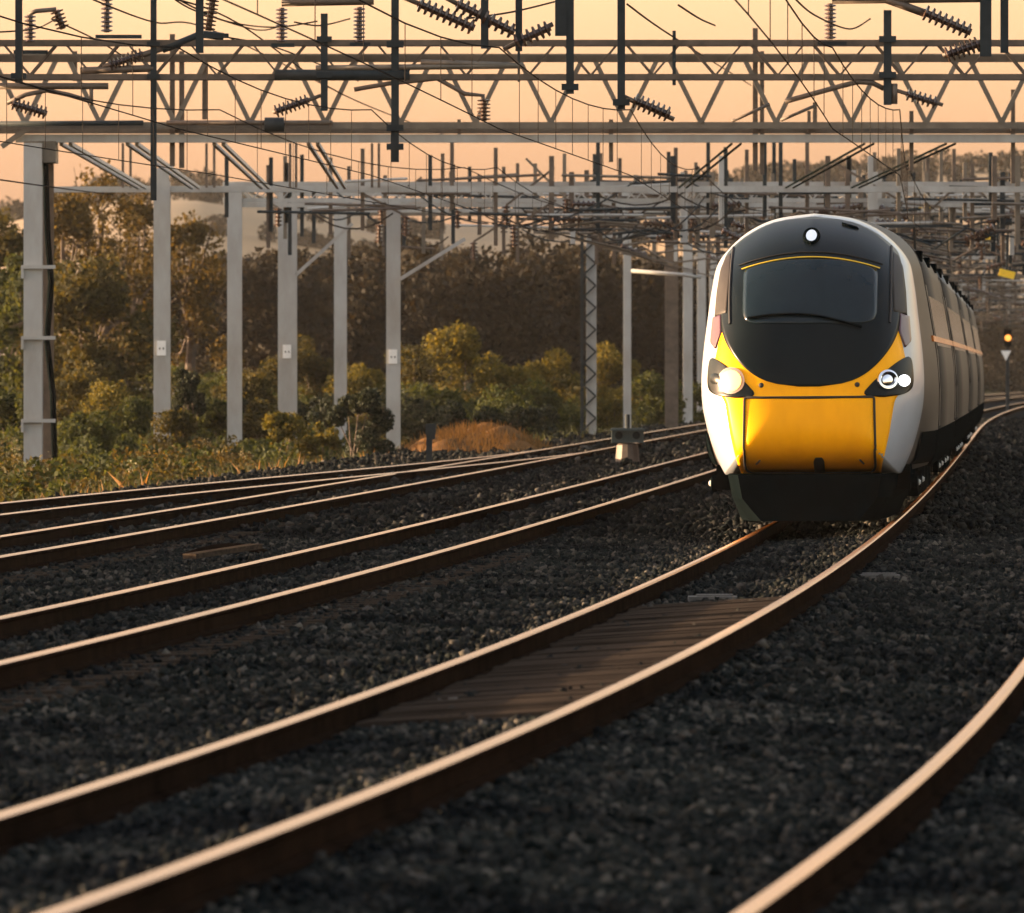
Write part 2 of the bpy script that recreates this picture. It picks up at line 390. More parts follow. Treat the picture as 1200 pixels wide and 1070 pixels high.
ang = np.unwrap(np.arctan2(nring[:, 0], nring[:, 1] - CZ)); rad = np.hypot(nring[:, 0], nring[:, 1] - CZ)
# close the bottom with a straight sill
nb_ = 14
bot = np.array([nring[len(noseR) * 6 - 6 + 0]])
half_n = (len(nring)) // 2
i_br = int(np.argmin(nring[:, 1] - nring[:, 0] * 1e-3)); br = nring[i_br]
sill = np.array([(br[0] * (1 - 2 * t), br[1]) for t in np.linspace(0, 1, nb_ + 2)[1:-1]])
nring = np.concatenate([nring[:i_br + 1], sill, nring[i_br + 1:]])
brb = bring[i_br]; sillb = np.array([(brb[0] * (1 - 2 * t), brb[1]) for t in np.linspace(0, 1, nb_ + 2)[1:-1]])
bring = np.concatenate([bring[:i_br + 1], sillb, bring[i_br + 1:]])
ang = np.unwrap(np.arctan2(nring[:, 0], nring[:, 1] - CZ)); rad = np.hypot(nring[:, 0], nring[:, 1] - CZ)
if ang[-1] < ang[0]: ang = -ang; SGN = -1
else: SGN = 1
def Rof(x, z):
    a = np.arctan2(x, z - CZ); a = np.where(a < 0, a + 2 * math.pi, a)
    return np.interp(a, np.concatenate([ang, [2 * math.pi]]), np.concatenate([rad, [rad[0]]]))
def depth(x, z):
    x = np.asarray(x, float); z = np.asarray(z, float)
    r = np.clip(np.hypot(x, z - CZ) / Rof(x, z), 0, 1)
    d = 1.30 * (1 - np.sqrt(np.maximum(0, 1 - r ** 5.0)))
    d = d + 1.25 * np.clip((z - 1.45) / 2.0, 0, 1.1) ** 1.5 + .32 * np.clip(z - .60, 0, .9)
    return d
def S(x, z, off=0.0):
    e = 1e-3
    d = float(depth(x, z)); dx = float(depth(x + e, z) - depth(x - e, z)) / (2 * e); dz = float(depth(x, z + e) - depth(x, z - e)) / (2 * e)
    dx = max(-6, min(6, dx)); dz = max(-6, min(6, dz))
    n = Vector((dx, -1, dz)).normalized()
    return fr(x + n.x * off, d + n.y * off, z + n.z * off)

# shell of the first car: polar nose + loft into the full section
rs = [0, .12, .24, .36, .48, .58, .67, .75, .82, .87, .91, .94, .965, .985, .996, 1.0]
N = len(nring); mb = MB(); vs = []; fs = []
vs.append(fr(0, float(depth(0, CZ)), CZ))
for r in rs[1:]:
    for x, z in nring:
        px_, pz_ = x * r, CZ + (z - CZ) * r
        d = float(depth(px_, pz_)) if r < 1 else float(depth(x * .99999, CZ + (z - CZ) * .99999))
        vs.append(fr(px_, d, pz_))
for k in range(N): fs.append((0, 1 + (k + 1) % N, 1 + k))
for i in range(len(rs) - 2):
    for k in range(N): fs.append((1 + i * N + k, 1 + i * N + (k + 1) % N, 1 + (i + 1) * N + (k + 1) % N, 1 + (i + 1) * N + k))
nose_shell = MB(); last = 1 + (len(rs) - 2) * N
d1 = np.array([float(depth(x * .99999, CZ + (z - CZ) * .99999)) for x, z in nring])
cab_f = []
for t in [.05, .12, .2, .35, .5, .7, .85, 1.0]:
    e = t * t * (3 - 2 * t); e = .5 * e + .5 * (1 - (1 - t) ** 2)
    st = len(vs)
    for (x, z), (bx, bz), dd in zip(nring, bring, d1):
        vs.append(fr(x + (bx - x) * e, dd + (6.2 - dd) * t, z + (bz - z) * e))
    for k in range(N): (fs if t < .08 else cab_f).append((last + k, last + (k + 1) % N, st + (k + 1) % N, st + k))
    last = st
cm = MB(); lo = min(min(f) for f in cab_f); cm.add(vs[lo:], [tuple(i - lo for i in f) for f in cab_f]); cm.build('cab_side', M['side'], train, smooth=True)
top_i = max(max(f) for f in fs) + 1; nose_shell.add(vs[:top_i], fs); nose_o = nose_shell.build('nose_shell', M['white'], train, smooth=True)

def inside_rows(poly, nz):
    poly = np.asarray(poly); z0, z1 = poly[:, 1].min(), poly[:, 1].max(); rows = []
    for t in np.linspace(0, 1, nz):
        z = z0 + (z1 - z0) * (.0015 + .997 * t); xs = []
        for a, b in zip(poly, np.roll(poly, -1, 0)):
            if (a[1] - z) * (b[1] - z) <= 0 and a[1] != b[1]: xs.append(a[0] + (b[0] - a[0]) * (z - a[1]) / (b[1] - a[1]))
        rows.append((z, min(xs), max(xs)))
    return rows
def patch(name, poly, off, material, parent=train, nz=28, nx=24):
    rows = inside_rows(poly, nz); mb = MB(); vs = []; fs = []
    for z, a, b in rows:
        for t in np.linspace(0, 1, nx): vs.append(S(a + (b - a) * t, z, off))
    for i in range(nz - 1):
        for k in range(nx - 1): fs.append((i * nx + k, i * nx + k + 1, (i + 1) * nx + k + 1, (i + 1) * nx + k))
    edge = [k for k in range(nx)] + [i * nx + nx - 1 for i in range(1, nz)] + [(nz - 1) * nx + k for k in range(nx - 2, -1, -1)] + [i * nx for i in range(nz - 2, 0, -1)]
    base = len(vs)
    for e in edge:
        z, a, b = rows[e // nx]; vs.append(S(a + (b - a) * np.linspace(0, 1, nx)[e % nx], z, -.012))
    m = len(edge)
    for j in range(m): fs.append((edge[j], base + j, base + (j + 1) % m, edge[(j + 1) % m]))
    mb.add(vs, fs); return mb.build(name, material, parent, smooth=True)
def sym(h): return [(x, z) for x, z in h] + [(-x, z) for x, z in h[::-1] if x != 0]
yel = sym([(.78, .56), (.83, .78), (.885, 1.02), (.945, 1.38), (1.0, 1.47), (1.06, 1.62), (1.075, 1.8), (1.03, 2.02), (.985, 2.17), (.93, 2.2)])
patch('yellow_front', yel, .006, M['yellow'], nz=40, nx=40)
maskh = [(0, 1.545), (.22, 1.555), (.44, 1.60), (.60, 1.67), (.74, 1.78), (.86, 1.92), (.95, 2.08), (1.01, 2.28), (1.03, 2.5), (1.02, 2.8), (.985, 3.0), (.91, 3.12), (.70, 3.285), (.42, 3.415), (0, 3.475)]
hm = spline(maskh, 5, False)
mask = patch('windscreen_mask', np.concatenate([hm, [(-x, z) for x, z in hm[::-1][1:-1]]]), .014, M['mask'], nz=60, nx=44)
gl = sym([(.715, 2.30), (.745, 2.4), (.75, 2.78), (.735, 2.86), (.60, 2.915), (.35, 2.962), (0, 2.98)])
gl = sym([(.60, 2.245), (.715, 2.28), (.745, 2.36), (.75, 2.78), (.735, 2.86), (.60, 2.915), (.35, 2.962), (0, 2.98)])
patch('windscreen', gl, .022, M['glass'], nz=30, nx=30)
arc = [S(x, 2.99 - .125 * (x / .75) ** 2, .026) for x in np.linspace(-.77, .77, 24)]
MB().tube(arc, .008, 6).build('windscreen_trim', M['yplate'], train)
arc = [S(x, 3.05 - .125 * (x / .75) ** 2, .020) for x in np.linspace(-.80, .80, 24)]
MB().tube(arc, .008, 5).build('windscreen_seal', M['seam'], train)
wp = [S(x, z, .045) for x, z in spline([(-.68, 2.30), (-.35, 2.335), (0, 2.33), (.30, 2.27), (.58, 2.19)], 6, False)]
wb = MB().tube(wp, .016, 6).build('wiper', M['under'], train)
for sg in (-1, 1):
    pts = [S(sg * (.885 + .01 * math.sin(t * 3)), z, .020) for t, z in zip(np.linspace(0, 1, 16), np.linspace(2.25, 3.12, 16))]
    MB().tube(pts, .014, 6).build('pillar_seam', M['seam'], train)
    # grey cab pillar between the dark mask and the edge of the nose
    pil = [(sg * x, z) for x, z in [(.93, 2.36), (1.07, 2.34), (1.055, 2.6), (1.02, 2.88), (.955, 3.04), (.915, 3.05), (.905, 2.8)]]
    patch('cab_pillar', pil, .019, M['side'], nz=20, nx=8)
    mar = [(sg * x, z) for x, z in [(1.0, 2.36), (1.095, 2.34), (1.12, 2.05), (1.06, 1.98), (.99, 2.16)]]
    patch('maroon_flash', mar, .017, M['maroon'], nz=14, nx=8)
    hl = spline([(sg * x, z) for x, z in [(.615, 1.455), (.69, 1.575), (.83, 1.70), (.99, 1.825), (1.10, 1.87), (1.135, 1.74), (1.13, 1.54), (1.03, 1.455), (.82, 1.425)]], 5)
    h = patch('headlight', hl, .020, M['mask'], nz=26, nx=20)
    # two lamps in each cluster
    def disc(cx_, cz_, r_, off, material, name, par, rr=None):
        n = 20; vs = [S(cx_, cz_, off + .012)]; fs = []
        for q in (.6, 1.0):
            for k in range(n): vs.append(S(cx_ + r_ * q * math.cos(2 * math.pi * k / n), cz_ + r_ * q * math.sin(2 * math.pi * k / n), off + (.010 if q < 1 else .002)))
        fs = [(0, 1 + (k + 1) % n, 1 + k) for k in range(n)] + [(1 + k, 1 + (k + 1) % n, n + 1 + (k + 1) % n, n + 1 + k) for k in range(n)]
        m = MB(); m.add(vs, fs); return m.build(name, material, par, smooth=True)
    if sg < 0:
        disc(-.865, 1.615, .15, .023, M['halo'], 'lamp_halo', h)  # added amber disc, stands in for the lamp's glow on its housing
        disc(-.865, 1.615, .115, .030, M['lampwarm'], 'main_lamp', h)
        disc(-1.045, 1.64, .06, .026, M['mask'], 'side_lamp', h)
    else:
        ring_pts = [S(.86 + .088 * math.cos(t), 1.615 + .088 * math.sin(t), .026) for t in np.linspace(0, 2 * math.pi, 25)]
        MB().tube(ring_pts, .026, 6).build('lamp_ring', M['chrome'], h)
        disc(.86, 1.615, .055, .024, M['chrome'], 'main_lamp', h)
        disc(1.035, 1.605, .062, .026, M['lampcool'], 'side_lamp', h)
    d_ = disc(sg * .535, 1.565, .028, .010, M['seam'], 'horn_cover', train)
    MB().tube([S(sg * .60, .70, .020), S(sg * .56, .745, .026)], .011, 6).build('bonnet_latch', M['brown'], train)
# bonnet hatch and its seam
hood = []
for cx_, cz_, a0 in [(.655, .675, -90), (.70, 1.405, 0), (-.70, 1.405, 90), (-.655, .675, 180)]:
    r_ = .075 if cz_ < 1 else .02
    for k in range(5):
        a = R(a0 + 22.5 * k); hood.append((cx_ + r_ * math.cos(a), cz_ + r_ * math.sin(a)))
patch('bonnet_hatch', hood, .013, M['yellow'], nz=26, nx=26)
loop = [S(a[0] + (b[0] - a[0]) * t, a[1] + (b[1] - a[1]) * t, .014) for a, b in zip(hood, hood[1:] + hood[:1]) for t in np.linspace(0, 1, max(2, int(math.hypot(b[0] - a[0], b[1] - a[1]) / .04)), endpoint=False)]
loop.append(loop[0])
MB().tube(loop, .014, 6).build('hatch_seam', M['seam'], train)
sm = [S(x, 1.44 - .035 * (1 - (x / .9) ** 2) + .012, .012) for x in np.linspace(-.70, .70, 24)]
MB().tube(sm, .011, 6).build('bonnet_seam', M['seam'], train)
patch('coupler_hole', [(.04, .60), (.16, .60), (.16, .73), (.135, .765), (.065, .765), (.04, .73)], .018, M['seam'], nz=8, nx=6)
# marker lamp in a dark ring
ringp = [S(.0 + .078 * math.cos(t), 3.23 + .078 * math.sin(t), .024) for t in np.linspace(0, 2 * math.pi, 21)]
mk = MB().tube(ringp, .022, 6).build('marker_lamp', M['under'], train)
disc(0, 3.23, .072, .026, M['lampmark'], 'marker_lens', mk)
patch('warning_horn', [(.33, 3.385), (.50, 3.335), (.52, 3.31), (.34, 3.355)], .03, M['under'], nz=4, nx=4)
# valance and coupling pocket under the nose; lowered to stand in for shade
v = MB(); prof = [(.16, .80, .10), (.60, .88, .04), (1.2, .95, .0), (2.4, 1.0, .0), (6.2, 1.05, .0)]
vs = []; fs = []
for d, hw, tk in prof:
    for x, z in [(-hw, .57), (hw, .57), (hw - .05, .30), (hw - .16 - tk, .05), (-hw + .16 + tk, .05), (-hw + .05, .30)]: vs.append(fr(x, d, z))
for i in range(len(prof) - 1):
    for k in range(6): fs.append((i * 6 + k, i * 6 + (k + 1) % 6, (i + 1) * 6 + (k + 1) % 6, (i + 1) * 6 + k))
fs.append((5, 4, 3, 2, 1, 0)); fs.append(tuple(len(prof) * 6 - 6 + k for k in range(6)))
v.add(vs, fs); v.build('valance', M['under'], train)
lg = MB(); lg.bar(fr(-.62, .9, .20), fr(-.62, .9, .06), .10, .16); lg.build('lifeguard', M['under'], train)
lg = MB(); lg.bar(fr(.62, .9, .20), fr(.62, .9, .06), .10, .16); lg.build('lifeguard', M['under'], train)

# sides, roofs and running gear of the cars
def loft(F, ringpts, ds, material, name, sm=True, caps=True):
    vs = []; fs = []; n = len(ringpts)
    for d in ds:
        for x, z in ringpts: vs.append(F(x, d, z))
    for i in range(len(ds) - 1):
        for k in range(n): fs.append((i * n + k, i * n + (k + 1) % n, (i + 1) * n + (k + 1) % n, (i + 1) * n + k))
    if caps: fs.append(tuple(range(n))[::-1]); fs.append(tuple((len(ds) - 1) * n + k for k in range(n)))
    m = MB(); m.add(vs, fs); o = m.build(name, material, train)
    for p in o.data.polygons: p.use_smooth = len(p.vertices) == 4
    return o
def side_x(z): 
    b = np.array(bodyR)[::-1]; return float(np.interp(z, b[:, 1], b[:, 0]))
def strip(F, sg, d0, d1, z0, z1, off, material, name, nz=5, parent=train):
    vs = []; fs = []; zs = np.linspace(z0, z1, nz)
    for z in zs:
        for d in (d0, d1): vs.append(F(sg * (side_x(z) + off), d, z))
    n0 = len(vs)
    for z in zs:
        for d in (d0, d1): vs.append(F(sg * (side_x(z) - .03), d, z))
    for i in range(nz - 1): fs.append((2 * i, 2 * i + 1, 2 * i + 3, 2 * i + 2) if sg > 0 else (2 * i, 2 * i + 2, 2 * i + 3, 2 * i + 1))
    for i in range(nz - 1):
        fs.append((2 * i, 2 * i + 2, n0 + 2 * i + 2, n0 + 2 * i)); fs.append((2 * i + 1, n0 + 2 * i + 1, n0 + 2 * i + 3, 2 * i + 3))
    fs.append((0, n0, n0 + 1, 1)); fs.append((2 * nz - 2, 2 * nz - 1, n0 + 2 * nz - 1, n0 + 2 * nz - 2))
    m = MB(); m.add(vs, fs); return m.build(name, material, parent)
NCAR = 4
def loft_x(t, z):
    e = t * t * (3 - 2 * t); e = .5 * e + .5 * (1 - (1 - t) ** 2)
    P_ = nring + (bring - nring) * e; P_ = P_[(P_[:, 0] > .3) & (P_[:, 1] < 2.2)]; P_ = P_[np.argsort(P_[:, 1])]
    return float(np.interp(z, P_[:, 1], P_[:, 0]))
for sg in (-1, 1):
    vs = []; fs = []; ts = np.linspace(.22, 1.0, 12); zs = np.linspace(.56, 1.02, 6)
    for t in ts:
        for z in zs: vs.append(fr(sg * (loft_x(t, z) + .014), 1.2 + (6.2 - 1.2) * t, z))
    for i in range(len(ts) - 1):
        for k in range(len(zs) - 1):
            q = (i * 6 + k, i * 6 + k + 1, (i + 1) * 6 + k + 1, (i + 1) * 6 + k); fs.append(q if sg > 0 else q[::-1])
    m = MB(); m.add(vs, fs); m.build('skirt', M['under'], train, smooth=True)
frames = [fr] + [Frame(TR_Y + i * CARL, TR_Y + (i + 1) * CARL) for i in range(1, NCAR)]
for ci, F in enumerate(frames):
    d0 = 6.19 if ci == 0 else .35; d1 = CARL - .35
    loft(F, bring, [d0, (d0 + d1) / 2, d1], M['side'], 'car_body')
    roofpts = [(x, z + .012) for x, z in spline(bodyR[:5], 4, False)]; roofpts = [(-x, z) for x, z in roofpts[::-1]] + roofpts[1:]
    loft(F, roofpts + [(p[0] * .97, p[1] - .05) for p in roofpts[::-1]], [d0 if ci else 4.4, d1], M['roofm'], 'car_roof', caps=True) if ci else None
    for sg in (-1, 1):
        strip(F, sg, d0 + (1.8 if ci else .4), d1 - 1.8, 2.02, 2.62, .006, M['glass'], 'window_band')
        strip(F, sg, d0 - (1.0 if ci == 0 else 0), d1, .60, 1.02, .012, M['under'], 'skirt')
        for dd in (d0 + .7, d1 - .7):
            strip(F, sg, dd - .42, dd + .42, 1.06, 2.74, .010, M['side'], 'car_door')
        for dd in (d0 + .16, d0 + 1.3, d1 - 1.3, d1 - .1):
            strip(F, sg, dd - .035, dd + .035, 1.04, 3.0, .014, M['seam'], 'door_seam')
        strip(F, sg, d0 - (1.2 if ci == 0 else 0), d1, 2.06, 2.13, .016, M['railtop'], 'window_glint', nz=3)  # added strip standing in for the sky's reflection along the windows
        for dd in np.linspace(d0 + 1.5, d1 - 3.5, 3):
            m = MB(); p = F(sg * 1.10, float(dd), 3.10); q = F(sg * 1.10, float(dd) + .9, 3.10); m.bar(p, q, .10, .12); m.build('roof_vent', M['under'], train)
    if ci < NCAR - 1:
        gw = [(x * .86, .7 + (z - .7) * .9) for x, z in bring]
        loft(F, gw, [d1 - .02, CARL + .37], M['under'], 'gangway')
    for bd in (3.6 if ci == 0 else 3.2, CARL - 3.2):
        bg = MB(); 
        for sg in (-1, 1): bg.bar(F(sg * 1.02, bd - 1.9, .52), F(sg * 1.02, bd + 1.9, .52), .16, .28)
        bg.bar(F(-1.02, bd, .52), F(1.02, bd, .52), .5, .24); bgo = bg.build('bogie', M['under'], train)
        for ax in (-1.35, 1.35):
            w = MB()
            for sg in (-1, 1):
                c = F(sg * .75, bd + ax, .43); e = F(sg * .62, bd + ax, .43)
                w.tube([c, e], .425, 20)
            w.tube([F(-.75, bd + ax, .43), F(.75, bd + ax, .43)], .08, 8)
            w.build('wheelset', M['under'], bgo)
            for sg in (-1, 1):
                MB().tube([F(sg * 1.10, bd + ax, .45), F(sg * 1.17, bd + ax, .45), F(sg * 1.185, bd + ax, .45)], [.10, .10, .05], 10).build('axle_box', M['under'], bgo)
                MB().tube([F(sg * 1.184, bd + ax, .45), F(sg * 1.21, bd + ax, .45)], [.04, .02], 10).build('axle_cap', M['pale'], bgo)
# small lower apron equipment beneath the sides
for ci, F in enumerate(frames):
    for k in range(4):
        d = 6.8 + k * 2.7
        MB().bar(F(0, d, .44), F(0, d + 2.2, .44), 2.2, .42).build('equipment_case', M['under'], train)
# pantograph raised on the third car
F = frames[3]
pb = MB(); pb.bar(F(-.6, 10, 3.72), F(.6, 10, 3.72), .12, .1); pb.bar(F(-.5, 10, 3.6), F(-.5, 10, 3.72), .1, .1); pb.bar(F(.5, 10, 3.6), F(.5, 10, 3.72), .1, .1)
pb.bar(F(0, 10, 3.72), F(0, 11.6, 4.2), .07, .07); pb.bar(F(0, 11.6, 4.2), F(0, 10.1, 4.72), .05, .05); pb.bar(F(-.8, 10.1, 4.72), F(.8, 10.1, 4.72), .06, .06)
pb.build('pantograph', M['dark'], train)

# ------------------------------------------------------------------ overhead gantries
def XL(px, Y): return (px - CX) * Y / FPX
def Z(py, Y): return CAM_H - (py - HY) * Y / FPX
def warren(mb, x0, x1, Y, zb, zt, pitch, dia, chord, dep=.0, phase=0.0):
    for yy in ((Y, Y + dep) if dep else (Y,)):
        mb.bar((x0, yy, zb), (x1, yy, zb), chord, chord); mb.bar((x0, yy, zt), (x1, yy, zt), chord, chord)
        n = int((x1 - x0) / pitch); 
        for k in range(n):
            xa = x0 + phase + k * pitch; 
            if xa + pitch > x1: break
            mb.bar((xa, yy + .001 * k, zb + chord * .3), (xa + pitch * .42, yy + .001 * k, zt - chord * .3), dia, dia * .6)
            mb.bar((xa + pitch * .58, yy, zt - chord * .3), (xa + pitch, yy, zb + chord * .3), dia, dia * .6)
    if dep:
        k = 0
        x = x0 + .4
        while x < x1:
            mb.bar((x, Y, zt), (x + pitch * .5, Y + dep, zt), dia * .55, dia * .5); mb.bar((x + pitch * .5, Y + dep, zb), (x + pitch, Y, zb), dia * .55, dia * .5)
            x += pitch
def column(mb, x, Y, z0, z1, w, d=None):
    """H-section stanchion: two flanges and a web"""
    d = d or w; t = w * .14
    mb.box((x, Y - d / 2 + t / 2, (z0 + z1) / 2), (w, t, z1 - z0)); mb.box((x, Y + d / 2 - t / 2, (z0 + z1) / 2), (w, t, z1 - z0))
    mb.box((x, Y, (z0 + z1) / 2), (t * .9, d - 2 * t, z1 - z0))
def gantry(Y, label, xl, zb, style, xr=None, group=None):
    xr = xr if xr is not None else float(t2r(Y)) + 8.0
    root = empty('overhead_gantry', (xl, Y, -.4), label, 'gantry', group)
    return root, xl, xr
def mast(root, x, Y, ztop, w, material=None, plate=None, name='mast'):
    mb = MB(); column(mb, x, Y, -.7 + .0, ztop, w)
    o = mb.build(name, material or M['pale'], root)
    if plate:
        z = plate; p = MB().box((x - .01, Y - w / 2 - .016, z), (.22, .02, .36)); po = p.build('number_plate', M['plate'], o)
        MB().box((x - .05, Y - w / 2 - .030, z - .01), (.03, .006, .05)).build('plate_mark', M['seam'], po)
        MB().box((x + .04, Y - w / 2 - .030, z - .01), (.03, .006, .05)).build('plate_mark', M['seam'], po)
    return o
def post(root, px, y0, y1, wpx, Y, material=None, clamps=(), ytop=None):
    """vertical drop post given as surveyed photo rows, with its clamps"""
    w = wpx * Y / FPX; x = XL(px, Y); mb = MB()
    mb.box((x, Y, (Z(y0, Y) + Z(y1, Y)) / 2), (w, w, Z(y0, Y) - Z(y1, Y)))
    o = mb.build('drop_post', material or M['dark'], root)
    for c in clamps:
        MB().box((x, Y, Z(c, Y)), (w * 2.2, w * 1.7, w * .8)).build('clamp', M['dark'], o)
    return o
def arm(root, pts, Y, r, ins=None, material=None, dY=0.0):
    """tube arm through surveyed points; ins = (point, point, discs) a ribbed insulator at its end"""
    P = [at(x, y, Y + dY * i) for i, (x, y) in enumerate(pts)]
    mb = MB().tube(P, r, 8); o = mb.build('support_arm', material or M['brown'], root, smooth=True)
    if ins:
        a, b, k = ins; pa, pb_ = at(*a, Y), at(*b, Y)
        L = (pb_ - pa).length
        MB().shed(pa, pb_, .045, .105, k).build('insulator', M['insul'], o, smooth=False)
    return o
def insulator(root, a, b, Y, k, r1=.1, base=None):
    pa, pb_ = at(*a, Y), at(*b, Y)
    o = MB().shed(pa, pb_, r1 * .45, r1, k).build('insulator', M['insul'], root)
    if base:
        (x0, x1, y) = base; MB().bar(at(x0, y, Y), at(x1, y, Y), .10, .055).build('bracket', M['dark'], o)
    return o

# M: nearest gantry, its beam just above the frame, posts and strings hang down from it
Ym = 105
gM, xl, xr = gantry(Ym, 'gantry over the near track carrying the wide dark drop posts', -10.5, 6.6, 'lattice')
mb = MB(); warren(mb, xl, xr, Ym, 6.75, 7.45, 1.1, .06, .10, .5); mb.build('truss', M['steel'], gM)
mast(gM, xl, Ym, 7.5, .36); mast(gM, xr, Ym, 7.5, .36)
zt = HY - (6.75 - CAM_H) * FPX / Ym
for px_, y1, w in [(22, 97, 8), (568, 57, 9), (608, 60, 8), (657, 42, 13), (668, 110, 9), (728, 128, 9), (1155, 66, 13), (1177, 62, 9), (234, 62, 9)]:
    post(gM, px_, zt, y1, w, Ym, clamps=([y1 - 8] if y1 > 80 else []))
arm(gM, [(470, -4), (490, 4)], Ym, .03, ((490, 4), (556, 33), 9)); arm(gM, [(520, -4), (535, 4)], Ym, .03, ((535, 4), (603, 38), 9))
arm(gM, [(1035, -2), (1085, 16)], Ym, .05, ((1082, 14), (1138, 38), 8)); arm(gM, [(1105, 66), (1150, 50)], Ym, .035, ((1108, 65), (1148, 51), 7))
arm(gM, [(590, 58), (648, 28)], Ym, .03, ((603, 50), (645, 32), 6)); arm(gM, [(728, 112), (790, 140)], Ym, .03, ((742, 117), (785, 135), 7))
insulator(gM, (250, -6), (244, 36), Ym, 9, .085, (232, 268, 42)); arm(gM, [(330, 3), (438, 1)], Ym, .05); arm(gM, [(975, 0), (1150, -2)], Ym, .05)
# N: thin lattice with upright insulators
Yn = 130
gN, xl, xr = gantry(Yn, 'slender lattice gantry with upright ribbed insulators standing along its top', -10.2, 6.25, 'lattice')
mb = MB(); warren(mb, xl, xr, Yn, Z(90, Yn), Z(50, Yn), .95, .045, .085, .42); mb.build('truss', M['brown'], gN)
mb = MB(); mb.bar((xl, Yn + .8, Z(69, Yn + .8)), (xr, Yn + .8, Z(69, Yn + .8)), .1, .1); mb.build('tie_beam', M['steel'], gN)
mast(gN, xl, Yn, Z(48, Yn), .36); mast(gN, xr, Yn, Z(48, Yn), .36)
for px_, y0, y1, w, cl in [(380, 16, 130, 8, (46, 88)), (1040, 12, 123, 9, (46, 88)), (463, -6, 190, 9, (52, 88, 150, 172)), (180, -6, 235, 7, (52, 90)), (608, 96, 20, 3, ()), (790, 36, 100, 4, ())]:
    post(gN, px_, min(y0, y1), max(y0, y1), w, Yn, clamps=cl)
for a, b, k, bs in [((35, 50), (35, 17), 7, (16, 56, 61)), ((125, 38), (125, -8), 9, (112, 166, 43)), ((330, 50), (330, 9), 9, (318, 345, 53)), ((421, 50), (421, 8), 9, (410, 434, 52)), ((973, 46), (973, 4), 9, (958, 992, 51))]:
    insulator(gN, a, b, Yn, k, .095, bs)
arm(gN, [(35, 16), (42, 13), (66, 11)], Yn, .035, ((66, 12), (74, 34), 5)); arm(gN, [(-10, 101), (127, 101)], Yn, .05)
arm(gN, [(8, 121), (30, 111), (55, 106), (80, 111), (107, 119)], Yn, .035, ((14, 121), (55, 133), 8)); arm(gN, [(107, 101), (107, 124)], Yn, .03)
arm(gN, [(94, 83), (180, 80)], Yn, .055); arm(gN, [(120, 79), (200, 54)], Yn, .045, ((128, 77), (168, 63), 9))
arm(gN, [(322, 88), (480, 88)], Yn, .085, None, M['dark']); arm(gN, [(370, 80), (613, 77)], Yn, .045, None, M['steel']); arm(gN, [(493, 73), (612, 77)], Yn, .045, None, M['steel'])
arm(gN, [(320, 132), (365, 116), (376, 112)], Yn, .03, ((322, 131), (362, 117), 8)); arm(gN, [(415, 105), (455, 98), (512, 92), (545, 110), (566, 112), (567, 140)], Yn, .035, ((567, 116), (567, 142), 6))
arm(gN, [(920, 119), (985, 101), (1005, 96), (1022, 97), (1036, 104)], Yn, .04); arm(gN, [(1044, 104), (1105, 123)], Yn, .03, ((1062, 110), (1098, 121), 6))
arm(gN, [(1048, 98), (1048, 122)], Yn, .05); arm(gN, [(858, 142), (902, 122)], Yn, .025); arm(gN, [(915, 141), (955, 124)], Yn, .025)
arm(gN, [(190, 58), (212, 50), (236, 40), (262, 43)], Yn, .06, None, M['dark'])

# A: heavy truss on the banded twin column, B behind it, struts between them
Ya = 167
gA, xl, xr = gantry(Ya, 'heavy gantry with bold zigzag truss standing on the banded twin column', XL(38, Ya), 6.25, 'warren')
mb = MB(); warren(mb, XL(-60, Ya), xr, Ya, Z(147, Ya), Z(67, Ya), 1.47, .15, .13, .0, .02)
mb.bar((XL(-60, Ya), Ya + .5, Z(153, Ya + .5)), (xr, Ya + .5, Z(153, Ya + .5)), .12, .12); mb.build('truss', M['steel'], gA)
mb = MB(); mb.bar((XL(18, Ya), Ya + .2, Z(162, Ya)), (xr, Ya + .2, Z(162, Ya)), .2, .16); mb.build('crossbeam', M['pale'], gA)
m_a = mast(gA, XL(39, Ya), Ya, Z(168, Ya), .36); mast(gA, xr, Ya, Z(168, Ya), .36)
mb = MB(); column(mb, XL(55, Ya + .9), Ya + .9, -.6, Z(168, Ya), .26); tw = mb.build('mast', M['brown'], gA); tag(tw, 'dark rear column of the twin mast')
mb = MB(); mb.tube([at(x, y, Ya + .4) for x, y in [(53, 190), (56, 280), (60, 330), (55, 400), (62, 460), (64, 540)]], .06, 6); mb.build('feeder_cable', M['under'], gA)
MB().box((XL(47, Ya), Ya + .4, Z(178, Ya)), (.62, 1.0, .42)).build('cap_plate', M['steel'], gA)
for yy in (313, 396, 493):
    mb = MB(); mb.box((XL(46, Ya), Ya - .24, Z(yy, Ya)), (.66, .05, .07)); mb.box((XL(27, Ya), Ya - .22, Z(yy + 6, Ya)), (.05, .08, .25)); mb.build('band_clamp', M['pale'], gA)
mb = MB(); mb.bar(at(2, 172, Ya), at(36, 148, Ya), .14, .1); mb.build('knee_brace', M['steel'], gA)
for px_, y0, y1, w in [(202, 40, 195, 6), (213, 60, 197, 6), (885, 33, 200, 6), (893, 60, 205, 5), (88, 60, 95, 5), (240, 70, 140, 6), (716, 140, 190, 5), (955, 120, 150, 5), (948, 130, 160, 4), (1187, 105, 215, 5), (1068, 130, 200, 5), (538, 140, 165, 4)]:
    post(gA, px_, y0, y1, w, Ya + .35, M['brown'])
arm(gA, [(195, 144), (390, 144)], Ya - .3, .05); arm(gA, [(0, 145), (168, 144)], Ya - .3, .05, None, M['dark'])
arm(gA, [(310, 146), (333, 146)], Ya - .3, .14, None, M['dark'])
